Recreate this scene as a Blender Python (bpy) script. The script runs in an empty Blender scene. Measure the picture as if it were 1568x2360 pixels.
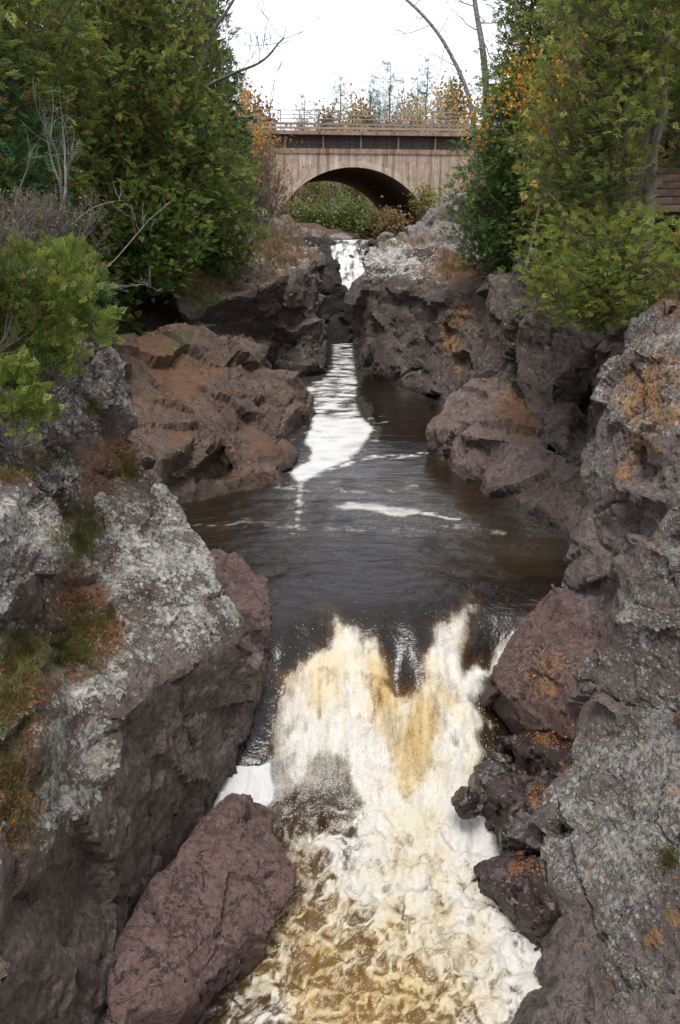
import bpy, bmesh, math, random
import numpy as np
from mathutils import Vector, Matrix
from mathutils.geometry import delaunay_2d_cdt

S = bpy.context.scene
COL = S.collection
rnd = random.Random(7)
nrg = np.random.default_rng(11)

# ------------------------------------------------------------------ camera, sky, sun, exposure
F = 1836.0                      # focal length in units of a 1568 x 2360 picture
CX, CY = 784.0, 1180.0
PITCH = math.radians(19.77)
CAM = np.array([0.0, 0.0, 8.0])
SP, CP = math.sin(PITCH), math.cos(PITCH)
cd = bpy.data.cameras.new('camera')
cam = bpy.data.objects.new('camera', cd)
COL.objects.link(cam)
cam.location = CAM
cam.rotation_euler = (math.radians(90) - PITCH, 0, 0)
cd.sensor_fit = 'VERTICAL'
cd.sensor_height = 36.0
cd.sensor_width = 24.0
cd.lens = F / 2360.0 * 36.0
cd.clip_end = 2000
cd.clip_start = 0.1
S.camera = cam

SUN_EL, SUN_AZ = math.radians(66), math.radians(192)
w = bpy.data.worlds.new('World')
S.world = w
w.use_nodes = True
nt = w.node_tree
nt.nodes.clear()
out = nt.nodes.new('ShaderNodeOutputWorld')
bg = nt.nodes.new('ShaderNodeBackground')
sky = nt.nodes.new('ShaderNodeTexSky')
sky.sky_type = 'NISHITA'
sky.sun_disc = False
sky.sun_elevation = SUN_EL
sky.sun_rotation = SUN_AZ
sky.dust_density = 3.0
mixw = nt.nodes.new('ShaderNodeMix')
mixw.data_type = 'RGBA'
mixw.inputs[0].default_value = 0.86            # an even cloud sheet over the blue
mixw.inputs[7].default_value = (10.9, 11.35, 12.4, 1)
nt.links.new(sky.outputs[0], mixw.inputs[6])
nt.links.new(mixw.outputs[2], bg.inputs[0])
bg.inputs[1].default_value = 0.064
nt.links.new(bg.outputs[0], out.inputs[0])

sd = bpy.data.lights.new('sun', 'SUN')
sun = bpy.data.objects.new('sun', sd)
COL.objects.link(sun)
sd.energy = 1.5
sd.angle = math.radians(18)
sd.color = (1.0, 0.97, 0.92)
sun.rotation_euler = (math.radians(90) - SUN_EL, 0, math.radians(180) - SUN_AZ)
S.cycles.diffuse_bounces = 2
S.view_settings.view_transform = 'Standard'
S.view_settings.look = 'None'
S.view_settings.gamma = 1.0
S.view_settings.exposure = 1.18

# ------------------------------------------------------------------ pixels to points
def P(px, py, Y):
    """the point at horizontal distance Y on the sight line of a pixel"""
    a = (px - CX) / F
    b = (CY - py) / F
    dy = b * SP + CP
    dz = b * CP - SP
    t = Y / dy
    return np.array([a * t, Y, 8.0 + dz * t])

def W(px, py, z):
    """the point at height z on the sight line of a pixel"""
    b = (CY - py) / F
    dy = b * SP + CP
    dz = b * CP - SP
    return P(px, py, (z - 8.0) / dz * dy)

def project(v):
    d = v - CAM
    f = d[:, 1] * CP - d[:, 2] * SP
    u = d[:, 1] * SP + d[:, 2] * CP
    f = np.maximum(f, 0.05)
    return CX + F * d[:, 0] / f, CY - F * u / f

# ------------------------------------------------------------------ noise
def _h(ix, iy, iz, s):
    h = (ix.astype(np.uint32) * np.uint32(374761393) + iy.astype(np.uint32) * np.uint32(668265263)
         + iz.astype(np.uint32) * np.uint32(2147483647 - 58) + np.uint32(s * 974711 & 0xffffffff))
    h = (h ^ (h >> np.uint32(13))) * np.uint32(1274126177)
    h = (h ^ (h >> np.uint32(16))) * np.uint32(2246822519)
    return h ^ (h >> np.uint32(15))

def perlin(p, s=0):
    i = np.floor(p).astype(np.int64)
    f = (p - i).astype(np.float32)
    u = f * f * f * (f * (f * 6 - 15) + 10)
    r = 0
    for dx in (0, 1):
        wx = u[:, 0] if dx else 1 - u[:, 0]
        for dy in (0, 1):
            wy = u[:, 1] if dy else 1 - u[:, 1]
            for dz in (0, 1):
                wz = u[:, 2] if dz else 1 - u[:, 2]
                h = _h(i[:, 0] + dx, i[:, 1] + dy, i[:, 2] + dz, s)
                gx = (h & np.uint32(1023)).astype(np.float32) / 511.5 - 1
                gy = ((h >> np.uint32(10)) & np.uint32(1023)).astype(np.float32) / 511.5 - 1
                gz = ((h >> np.uint32(20)) & np.uint32(1023)).astype(np.float32) / 511.5 - 1
                r = r + wx * wy * wz * (gx * (f[:, 0] - dx) + gy * (f[:, 1] - dy) + gz * (f[:, 2] - dz))
    return r * 1.3

def fbm(p, o=4, s=0, g=0.5):
    r, a, k = 0, 1.0, 1.0
    for i in range(o):
        r = r + a * perlin(p * k, s + i)
        a *= g
        k *= 2.03
    return r

def cells(p, s=0):
    """nearest cell: (random value, tilted plane inside the cell, F2-F1)"""
    i = np.floor(p).astype(np.int64)
    n = len(p)
    F1 = np.full(n, 9.0, np.float32)
    F2 = np.full(n, 9.0, np.float32)
    val = np.zeros(n, np.float32)
    pl = np.zeros(n, np.float32)
    for dx in (-1, 0, 1):
        for dy in (-1, 0, 1):
            for dz in (-1, 0, 1):
                c = i + np.array([dx, dy, dz])
                h = _h(c[:, 0], c[:, 1], c[:, 2], s)
                jx = (h & np.uint32(1023)).astype(np.float32) / 1023
                jy = ((h >> np.uint32(10)) & np.uint32(1023)).astype(np.float32) / 1023
                jz = ((h >> np.uint32(20)) & np.uint32(1023)).astype(np.float32) / 1023
                ex = p[:, 0] - c[:, 0] - jx
                ey = p[:, 1] - c[:, 1] - jy
                ez = p[:, 2] - c[:, 2] - jz
                d = np.sqrt(ex * ex + ey * ey + ez * ez).astype(np.float32)
                m = d < F1
                F2 = np.where(m, F1, np.minimum(F2, d))
                h2 = (h * np.uint32(2654435761)) ^ (h >> np.uint32(7))
                v = (h2 & np.uint32(1023)).astype(np.float32) / 1023
                a = ((h2 >> np.uint32(10)) & np.uint32(1023)).astype(np.float32) / 511.5 - 1
                b = ((h2 >> np.uint32(20)) & np.uint32(1023)).astype(np.float32) / 511.5 - 1
                val = np.where(m, v, val)
                pl = np.where(m, a * ex + b * ey - 0.7 * (a - b) * ez, pl)
                F1 = np.where(m, d, F1)
    return val, pl, F2 - F1

def sstep(a, b, x):
    t = np.clip((x - a) / (b - a), 0, 1)
    return t * t * (3 - 2 * t)

# ------------------------------------------------------------------ meshes
def mesh_np(name, v, f, smooth=True):
    """v (N,3); f (M,k) all faces with k corners, or a list of such arrays"""
    me = bpy.data.meshes.new(name)
    fs = f if isinstance(f, list) else [f]
    fs = [np.asarray(x, np.int32) for x in fs if len(x)]
    v = np.asarray(v, np.float32)
    me.vertices.add(len(v))
    me.vertices.foreach_set('co', v.ravel())
    nl = sum(x.size for x in fs)
    nf = sum(len(x) for x in fs)
    me.loops.add(nl)
    me.loops.foreach_set('vertex_index', np.concatenate([x.ravel() for x in fs]))
    me.polygons.add(nf)
    st, c = [], 0
    for x in fs:
        st.append(c + np.arange(len(x)) * x.shape[1])
        c += x.size
    me.polygons.foreach_set('loop_start', np.concatenate(st).astype(np.int32))
    me.update(calc_edges=True)
    me.polygons.foreach_set('use_smooth', np.full(nf, smooth))
    me.validate()
    return me

def attr(me, name, a):
    at = me.attributes.new(name, 'FLOAT', 'POINT')
    at.data.foreach_set('value', np.asarray(a, np.float32))

def attr_col(me, name, a):
    at = me.attributes.new(name, 'FLOAT_COLOR', 'POINT')
    c = np.ones((len(a), 4), np.float32)
    c[:, :3] = a
    at.data.foreach_set('color', c.ravel())

def link(name, me, mat=None, parent=None, loc=None):
    o = bpy.data.objects.new(name, me)
    COL.objects.link(o)
    if mat is not None and me is not None:
        me.materials.append(mat)
    if parent is not None:
        o.parent = parent
    if loc is not None:
        o.location = loc
    return o

def tag(o, label=None, cat=None, group=None, kind=None):
    if label:
        o['label'] = label
    if cat:
        o['category'] = cat
    if group:
        o['group'] = group
    if kind:
        o['kind'] = kind
    return o

def empty(name, loc, rz=0.0):
    o = bpy.data.objects.new(name, None)
    COL.objects.link(o)
    o.location = loc
    o.rotation_euler = (0, 0, rz)
    o.empty_display_size = 0.3
    return o

def copy_tree(o, parent=None):
    c = o.copy()
    COL.objects.link(c)
    c.parent = parent
    for ch in list(o.children):
        copy_tree(ch, c)
    return c

class MB:
    """collects tubes and boxes into one mesh"""
    def __init__(self):
        self.v, self.f, self.n = [], [], 0
    def add(self, v, f):
        self.v.append(np.asarray(v, np.float32))
        self.f.append(np.asarray(f, np.int32) + self.n)
        self.n += len(v)
    def tube(self, pts, rad, n=6):
        pts = np.asarray(pts, float)
        k = len(pts)
        tg = np.gradient(pts, axis=0)
        tg /= np.linalg.norm(tg, axis=1)[:, None] + 1e-9
        ref = np.array([0.0, 0, 1]) if abs(tg[0][2]) < 0.9 else np.array([1.0, 0, 0])
        a = np.cross(tg, ref)
        a /= np.linalg.norm(a, axis=1)[:, None] + 1e-9
        b = np.cross(tg, a)
        th = np.arange(n) * 2 * math.pi / n
        rad = np.broadcast_to(np.asarray(rad, float), (k,))
        ring = (a[:, None, :] * np.cos(th)[None, :, None] + b[:, None, :] * np.sin(th)[None, :, None]) * rad[:, None, None]
        v = (pts[:, None, :] + ring).reshape(-1, 3)
        i = np.arange(k - 1)[:, None] * n
        j = np.arange(n)[None, :]
        j2 = (j + 1) % n
        f = np.stack([i + j, i + j2, i + n + j2, i + n + j], -1).reshape(-1, 4)
        self.add(v, f)
    def box(self, c, s, R=None):
        c = np.asarray(c, float)
        s = np.asarray(s, float) / 2
        q = np.array([[x, y, z] for x in (-1, 1) for y in (-1, 1) for z in (-1, 1)]) * s
        if R is not None:
            q = q @ np.asarray(R).T
        self.add(q + c, [[0, 1, 3, 2], [4, 6, 7, 5], [0, 4, 5, 1], [2, 3, 7, 6], [0, 2, 6, 4], [1, 5, 7, 3]])
    def build(self, name, mat, parent=None, smooth=True, loc=None):
        me = mesh_np(name, np.concatenate(self.v), np.concatenate(self.f), smooth)
        return link(name, me, mat, parent, loc)

# ------------------------------------------------------------------ materials
class N:
    """a terse node builder"""
    def __init__(self, name):
        self.m = bpy.data.materials.new(name)
        self.m.use_nodes = True
        self.t = self.m.node_tree
        self.t.nodes.clear()
        self.out = self.t.nodes.new('ShaderNodeOutputMaterial')
        self.bs = self.t.nodes.new('ShaderNodeBsdfPrincipled')
        self.t.links.new(self.bs.outputs[0], self.out.inputs[0])
    def L(self, a, b):
        self.t.links.new(a, b)
    def n(self, k, **kw):
        x = self.t.nodes.new(k)
        for a, b in kw.items():
            setattr(x, a, b)
        return x
    def val(self, s, v):
        if hasattr(v, 'links') or hasattr(v, 'is_linked'):
            self.L(v, s)
        else:
            s.default_value = v
    def obj(self):
        return self.n('ShaderNodeTexCoord').outputs['Object']
    def noise(self, vec, sc, det=4, rough=0.55, dist=0.0):
        x = self.n('ShaderNodeTexNoise')
        x.inputs['Scale'].default_value = sc
        x.inputs['Detail'].default_value = det
        x.inputs['Roughness'].default_value = rough
        x.inputs['Distortion'].default_value = dist
        self.L(vec, x.inputs['Vector'])
        return x.outputs[0]
    def voro(self, vec, sc, feat='F1', rand=1.0):
        x = self.n('ShaderNodeTexVoronoi', feature=feat)
        x.inputs['Scale'].default_value = sc
        x.inputs['Randomness'].default_value = rand
        self.L(vec, x.inputs['Vector'])
        return x
    def at(self, name, out='Fac'):
        x = self.n('ShaderNodeAttribute', attribute_name=name)
        return x.outputs[out]
    def math(self, op, a, b=0.0, c=None, clamp=False):
        x = self.n('ShaderNodeMath', operation=op, use_clamp=clamp)
        self.val(x.inputs[0], a)
        self.val(x.inputs[1], b)
        if c is not None:
            self.val(x.inputs[2], c)
        return x.outputs[0]
    def ramp(self, v, a, b, lo=0.0, hi=1.0):
        x = self.n('ShaderNodeMapRange', interpolation_type='SMOOTHSTEP')
        self.val(x.inputs[0], v)
        x.inputs[1].default_value = a
        x.inputs[2].default_value = b
        x.inputs[3].default_value = lo
        x.inputs[4].default_value = hi
        return x.outputs[0]
    def mix(self, f, a, b, mode='MIX'):
        x = self.n('ShaderNodeMix', data_type='RGBA', blend_type=mode)
        self.val(x.inputs[0], f)
        for s, c in ((x.inputs[6], a), (x.inputs[7], b)):
            if isinstance(c, tuple):
                s.default_value = (*c[:3], 1)
            else:
                self.L(c, s)
        return x.outputs[2]
    def mapv(self, vec, sc=(1, 1, 1), rot=(0, 0, 0)):
        x = self.n('ShaderNodeMapping')
        x.inputs['Scale'].default_value = sc
        x.inputs['Rotation'].default_value = rot
        self.L(vec, x.inputs['Vector'])
        return x.outputs[0]
    def bump(self, h, strength=0.5, dist=0.02, normal=None):
        x = self.n('ShaderNodeBump')
        x.inputs['Strength'].default_value = strength
        x.inputs['Distance'].default_value = dist
        self.L(h, x.inputs['Height'])
        if normal is not None:
            self.L(normal, x.inputs['Normal'])
        self.L(x.outputs[0], self.bs.inputs['Normal'])
        return x.outputs[0]
    def set(self, **kw):
        for k, v in kw.items():
            s = self.bs.inputs[k.replace('_', ' ')]
            if isinstance(v, tuple):
                s.default_value = (*v[:3], 1)
            else:
                self.val(s, v)
        return self

def rock_mat(name, c1, c2, c3, lich=(0.56, 0.52, 0.475), lsc=1.0, gloss=None, bmp=1.0):
    m = N(name)
    o = m.obj()
    wv = m.n('ShaderNodeVectorMath', operation='ADD')
    wn = m.n('ShaderNodeTexNoise')
    wn.inputs['Scale'].default_value = 6.0 * lsc
    m.L(o, wn.inputs['Vector'])
    sc = m.n('ShaderNodeVectorMath', operation='SCALE')
    sc.inputs['Scale'].default_value = 0.06 / lsc
    m.L(wn.outputs['Color'], sc.inputs[0])
    m.L(o, wv.inputs[0])
    m.L(sc.outputs[0], wv.inputs[1])
    ow = wv.outputs[0]
    big = m.noise(o, 0.9, 5, 0.6)
    mid = m.noise(ow, 5.0, 6, 0.65)
    fine = m.noise(o, 38.0, 4, 0.7)
    base = m.mix(m.ramp(big, 0.35, 0.65), tuple(x * 0.8 for x in c1), c2)
    chip = m.voro(ow, 6.5 * lsc)
    chip2 = m.voro(ow, 17.0 * lsc)
    cs1 = m.n('ShaderNodeSeparateColor')
    m.L(chip.outputs['Color'], cs1.inputs[0])
    cs2 = m.n('ShaderNodeSeparateColor')
    m.L(chip2.outputs['Color'], cs2.inputs[0])
    base = m.mix(m.math('MULTIPLY', cs1.outputs[0], 0.45), base, m.mix(0.5, base, c3))
    base = m.mix(m.math('MULTIPLY', cs2.outputs[1], 0.40), base, m.mix(0.45, base, (0.012, 0.009, 0.008)))
    base = m.mix(m.math('MULTIPLY', m.ramp(mid, 0.48, 0.7), 0.7), base, c3)
    base = m.mix(m.ramp(fine, 0.3, 0.75, 0.55, 0.0), base, m.mix(0.5, base, (0.01, 0.008, 0.008)))
    grit = m.noise(ow, 15.0, 8, 0.72, 0.3)
    base = m.mix(m.ramp(grit, 0.36, 0.5, 0.85, 0.0), base, m.mix(0.8, base, (0.012, 0.009, 0.008)))
    base = m.mix(m.ramp(grit, 0.55, 0.70, 0.0, 0.75), base, m.mix(0.6, c3, (0.30, 0.25, 0.22)))
    # hairline seams
    sn = m.noise(o, 1.7 * lsc, 7, 0.62, 0.4)
    seam = m.math('MULTIPLY', m.ramp(m.math('ABSOLUTE', m.math('SUBTRACT', sn, 0.5)), 0.0, 0.010, 1.0, 0.0), m.ramp(big, 0.42, 0.6))
    base = m.mix(m.math('MULTIPLY', seam, 0.6), base, (0.02, 0.013, 0.011))
    # crusts of lichen: round patches in two sizes
    v1 = m.voro(ow, 12.0 * lsc)
    v2 = m.voro(ow, 27.0 * lsc)
    la = m.at('lichen')
    l1 = m.math('SUBTRACT', m.math('ADD', m.math('MULTIPLY', la, 0.75), m.math('MULTIPLY', mid, 1.1)), m.math('ADD', v1.outputs['Distance'], 0.55))
    l2 = m.math('SUBTRACT', m.math('ADD', m.math('MULTIPLY', la, 0.70), m.math('MULTIPLY', big, 0.9)), m.math('ADD', v2.outputs['Distance'], 0.48))
    lm = m.math('MAXIMUM', m.ramp(l1, -0.03, 0.22), m.ramp(l2, -0.02, 0.20))
    lm = m.math('MULTIPLY', lm, m.ramp(la, 0.03, 0.2))
    sep = m.n('ShaderNodeSeparateColor')
    m.L(v1.outputs['Color'], sep.inputs[0])
    lc = m.mix(sep.outputs[0], tuple(x * 1.2 for x in lich), tuple(x * 0.42 for x in lich))
    lc = m.mix(m.ramp(sep.outputs[1], 0.7, 0.95), lc, (0.33, 0.36, 0.27))
    lc = m.mix(m.ramp(grit, 0.34, 0.56, 0.85, 0.0), lc, (0.07, 0.056, 0.05))
    col = m.mix(m.math('MULTIPLY', lm, 0.88), base, lc)
    # orange crust, needles lying on ledges, moss
    oa = m.math('ADD', m.math('ADD', m.at('orange'), m.math('MULTIPLY', m.math('SUBTRACT', mid, 0.5), 2.2)), m.math('MULTIPLY', m.math('SUBTRACT', grit, 0.5), 1.8))
    oc = m.mix(fine, (0.22, 0.105, 0.035), (0.34, 0.185, 0.065))
    col = m.mix(m.math('MULTIPLY', m.ramp(oa, 0.40, 0.75), 0.85), col, oc)
    st = m.noise(m.mapv(ow, (1, 1, 1)), 55.0, 3, 0.6, 1.5)
    la2 = m.math('ADD', m.at('litter'), m.math('MULTIPLY', m.math('SUBTRACT', mid, 0.5), 1.3))
    tc = m.mix(m.ramp(st, 0.35, 0.62), (0.06, 0.032, 0.020), (0.23, 0.110, 0.052))
    col = m.mix(m.math('MULTIPLY', m.ramp(la2, 0.35, 0.75), 0.88), col, tc)
    ma = m.math('ADD', m.at('moss'), m.math('MULTIPLY', m.math('SUBTRACT', mid, 0.5), 1.5))
    mc = m.mix(fine, (0.028, 0.04, 0.008), (0.13, 0.13, 0.035))
    col = m.mix(m.math('MULTIPLY', m.ramp(ma, 0.4, 0.75), 0.9), col, mc)
    # wet rock near the water
    wa = m.math('ADD', m.at('wet'), m.math('MULTIPLY', m.math('SUBTRACT', mid, 0.5), 0.7))
    wm = m.ramp(wa, 0.35, 0.7)
    col = m.mix(m.math('MULTIPLY', wm, 0.72), col, m.mix(0.78, col, (0.012, 0.008, 0.008)))
    rg = m.mix(wm, (0.82, 0.82, 0.82), (0.16, 0.16, 0.16))
    m.set(Base_Color=col, Roughness=gloss or rg)
    h = m.math('ADD', m.math('MULTIPLY', mid, 0.7), m.math('MULTIPLY', fine, 0.25))
    h = m.math('ADD', h, m.math('MULTIPLY', grit, 0.75))
    h = m.math('ADD', h, m.math('MULTIPLY', cs1.outputs[2], 0.22))
    h = m.math('ADD', h, m.math('MULTIPLY', cs2.outputs[2], 0.12))
    h = m.math('ADD', h, m.math('MULTIPLY', lm, 0.35))
    h = m.math('SUBTRACT', h, m.math('MULTIPLY', seam, 0.7))
    m.bump(h, bmp, 0.075)
    return m.m

M_ROCK = rock_mat('rock_brown', (0.110, 0.066, 0.046), (0.170, 0.108, 0.080), (0.225, 0.158, 0.122))
M_RED = rock_mat('rock_red', (0.125, 0.066, 0.055), (0.175, 0.100, 0.086), (0.215, 0.135, 0.118))
M_PINK = rock_mat('rock_pink', (0.155, 0.100, 0.084), (0.225, 0.153, 0.132), (0.29, 0.215, 0.19))
M_GREY = rock_mat('rock_grey', (0.105, 0.068, 0.054), (0.160, 0.114, 0.094), (0.22, 0.172, 0.150), lich=(0.45, 0.42, 0.385))
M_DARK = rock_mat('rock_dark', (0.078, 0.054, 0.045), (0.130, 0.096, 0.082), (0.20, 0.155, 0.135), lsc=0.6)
M_GREY2 = rock_mat('rock_speckled', (0.148, 0.108, 0.098), (0.205, 0.158, 0.146), (0.26, 0.212, 0.198), lich=(0.38, 0.355, 0.335), lsc=1.4)
M_WET = rock_mat('rock_wet', (0.022, 0.014, 0.014), (0.045, 0.024, 0.022), (0.075, 0.042, 0.038), gloss=0.12, bmp=0.35)
M_SLOT_SHADE = rock_mat('rock_slot_shade', (0.018, 0.014, 0.014), (0.030, 0.023, 0.022), (0.048, 0.038, 0.036), lsc=0.6)  # slot wall only: the slot's deep shade is put into the base colour
M_PALE = rock_mat('rock_pale', (0.20, 0.165, 0.150), (0.27, 0.225, 0.205), (0.36, 0.31, 0.285), lsc=0.5)

# ------------------------------------------------------------------ rocks
def z(zz):
    return ('z', zz)

def pt(p):
    px, py, d = p
    return W(px, py, d[1]) if isinstance(d, tuple) else P(px, py, d)

DG = None
def remesh(v, f, vox, smooth):
    me = bpy.data.meshes.new('tmp')
    me.from_pydata([tuple(x) for x in v], [], f)
    bm = bmesh.new()
    bm.from_mesh(me)
    bmesh.ops.recalc_face_normals(bm, faces=bm.faces)
    bm.to_mesh(me)
    bm.free()
    ob = bpy.data.objects.new('tmp', me)
    COL.objects.link(ob)
    r = ob.modifiers.new('r', 'REMESH')
    r.mode = 'VOXEL'
    r.voxel_size = vox
    if smooth:
        s = ob.modifiers.new('s', 'SMOOTH')
        s.factor = 0.5
        s.iterations = smooth
    dg = bpy.context.evaluated_depsgraph_get()
    m2 = bpy.data.meshes.new_from_object(ob.evaluated_get(dg))
    bpy.data.objects.remove(ob)
    bpy.data.meshes.remove(me)
    return m2

def getv(me):
    v = np.empty(len(me.vertices) * 3, np.float32)
    me.vertices.foreach_get('co', v)
    n = np.empty(len(me.vertices) * 3, np.float32)
    me.vertex_normals.foreach_get('vector', n)
    return v.reshape(-1, 3).astype(float), n.reshape(-1, 3).astype(float)

def water_z(Y):
    return np.interp(Y, WZ_Y, WZ_Z)
WZ_Y = [2.0, 6.0, 8.0, 9.2, 9.7, 10.2, 10.8, 11.3, 12.1, 18.0, 37.0, 39.0, 41.0, 47.0, 60.0, 90.0]
WZ_Z = [-0.2, -0.05, 0.1, 0.3, 0.6, 1.1, 1.75, 2.1, 2.28, 2.3, 3.0, 3.6, 5.2, 7.2, 7.5, 8.3]

def finish_rock(name, me, mat, label, cat='rock', seed=0, amp=0.14, cs=1.1, strata=None, lichen=None,
                litter=0.0, moss=0.0, top=0.0, spots=(), wetness=1.0, group=None, fine=1.0, crack=1.0):
    v, n = getv(me)
    so = seed * 17.3
    q = v + np.stack([fbm(v * 0.6 + so, 2, 1), fbm(v * 0.6 + so, 2, 2), fbm(v * 0.6 + so, 2, 3)], 1) * 0.07
    if strata is not None:
        ax, k = strata            # beds: squeeze space along the bed normal
        ax = np.array(ax, float)
        ax /= np.linalg.norm(ax)
        q = q + np.outer(q @ ax, ax) * (k - 1)
    c1, p1, e1 = cells(q / cs + so, seed)
    c2, p2, e2 = cells(q / (cs * 0.40) + so, seed + 5)
    c3, p3, e3 = cells(q / (cs * 0.15) + so, seed + 7)
    rdg = fbm(q * (1.5 / cs) + so, 3, seed + 9)
    d = amp * (0.95 * (c1 - 0.5) + 2.1 * p1) + amp * 0.24 * (0.85 * (c2 - 0.5) + 2.0 * p2) + amp * 0.08 * (0.9 * (c3 - 0.5) + 1.8 * p3)
    d -= crack * 0.10 * cs * (1 - sstep(0.0, 0.05, e1)) * sstep(0.02, 0.2, rdg)
    d -= crack * 0.04 * cs * (1 - sstep(0.0, 0.07, e2)) * sstep(0.1, 0.3, fbm(q * (0.9 / cs) + so + 5, 2, seed + 19))
    d += fine * 0.012 * fbm(v * 7.0 + so, 3, seed + 13)
    v = v + n * d[:, None]
    me.vertices.foreach_set('co', v.astype(np.float32).ravel())
    me.update()
    v, n = getv(me)
    px, py = project(v)
    nz = n[:, 2]
    f1 = fbm(v * 0.8 + 31 + so, 3, 40)
    f2 = fbm(v * 2.2 + 31 + so, 3, 44)
    # lichen only grows above the flood line
    if lichen is None:
        L = np.zeros(len(v))
    else:
        z0, z1, mx = lichen
        L = sstep(z0, z1, v[:, 2] + 0.5 * f1 + 0.25 * nz) * mx * np.clip(0.75 + 0.8 * f2, 0.1, 1.3)
    L = L + top * sstep(0.55, 0.9, nz) * np.clip(0.8 + f2, 0, 1.3)
    T = litter * sstep(0.35, 0.8, nz) * np.clip(0.7 + 1.2 * f1, 0, 1.3)
    Mo = moss * sstep(0.2, 0.7, nz) * np.clip(0.3 + 1.6 * f2, 0, 1.2)
    O = np.zeros(len(v))
    wl = v[:, 2] - water_z(v[:, 1])
    Wt = (1 - sstep(0.04, 0.34, wl + 0.18 * f2)) * wetness
    for (sx, sy, r, kind, k) in spots:
        g = np.exp(-((px - sx) ** 2 + (py - sy) ** 2) / (2 * r * r)) * k
        if kind == 'o':
            O = O + g
        elif kind == 't':
            T = T + g
        elif kind == 'm':
            Mo = Mo + g
        elif kind == 'l':
            L = L + g
        elif kind == 'w':
            Wt = Wt + g
        elif kind == 'b':
            L = L - g * 1.5
    me.polygons.foreach_set('use_smooth', np.ones(len(me.polygons), bool))
    me.set_sharp_from_angle(angle=math.radians(24))
    for a, b in (('lichen', np.clip(L, 0, 1.2)), ('litter', T), ('moss', Mo), ('orange', O), ('wet', Wt)):
        attr(me, a, b)
    me.materials.clear()
    o = link(name, me, mat)
    tag(o, label, cat, group)
    return o

def rock(name, outline, inner, ext, vox, mat, label, smooth=1, **kw):
    """a rock mass: its visible surface is a net of points, each with its own distance, and the mass runs back
    into the bank by ext"""
    pts = list(outline) + list(inner)
    n = len(outline)
    v2 = [Vector((p[0], p[1])) for p in pts]
    v3 = [pt(p) for p in pts]
    ev = [(i, (i + 1) % n) for i in range(n)]
    r = delaunay_2d_cdt(v2, ev, [list(range(n))], 1, 1e-4)
    fv, ff, ov = r[0], r[2], r[3]
    V = []
    for i, p in enumerate(fv):
        if ov[i]:
            V.append(v3[ov[i][0]])
        else:
            dd = sorted((((p - q).length, j) for j, q in enumerate(v2)))[:2]
            V.append((v3[dd[0][1]] + v3[dd[1][1]]) / 2)
    k = len(V)
    cnt = {}
    for f in ff:
        for a, b in zip(f, list(f[1:]) + [f[0]]):
            cnt[(a, b)] = 1
    bd = [(a, b) for (a, b) in cnt if (b, a) not in cnt]
    ext = np.array(ext, float)
    VV = V + [x + ext for x in V]
    FF = [list(f) for f in ff] + [[i + k for i in reversed(f)] for f in ff]
    FF += [[b, a, a + k, b + k] for a, b in bd]
    me = remesh(VV, FF, vox * 1.2, smooth)
    me.name = name
    return finish_rock(name, me, mat, label, **kw)

def boulder(name, c, r, mat, label, rot=0.0, sub=5, cut=16, seed=1, vox=None, tilt=0.0, **kw):
    """a boulder: a sphere cut by random planes, stretched to r"""
    rg = random.Random(seed)
    bm = bmesh.new()
    bmesh.ops.create_icosphere(bm, subdivisions=sub, radius=1.0)
    v = np.array([x.co[:] for x in bm.verts])
    f = [[y.index for y in x.verts] for x in bm.faces]
    bm.free()
    for i in range(cut):
        d = np.array([rg.gauss(0, 1), rg.gauss(0, 1), rg.gauss(0, 0.7)])
        d /= np.linalg.norm(d)
        h = rg.uniform(0.50, 0.85)
        s = v @ d
        v = v - np.outer(np.maximum(s - h, 0), d) * 0.98
    v = v * np.array(r)
    ct, stt = math.cos(tilt), math.sin(tilt)
    v = v @ np.array([[ct, 0, stt], [0, 1, 0], [-stt, 0, ct]]).T
    cz, sz = math.cos(rot), math.sin(rot)
    v = v @ np.array([[cz, -sz, 0], [sz, cz, 0], [0, 0, 1]]).T
    me = remesh(v + np.asarray(c), f, vox or max(r) / 18, 0)
    me.name = name
    return finish_rock(name, me, mat, label, seed=seed, **kw)
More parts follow.
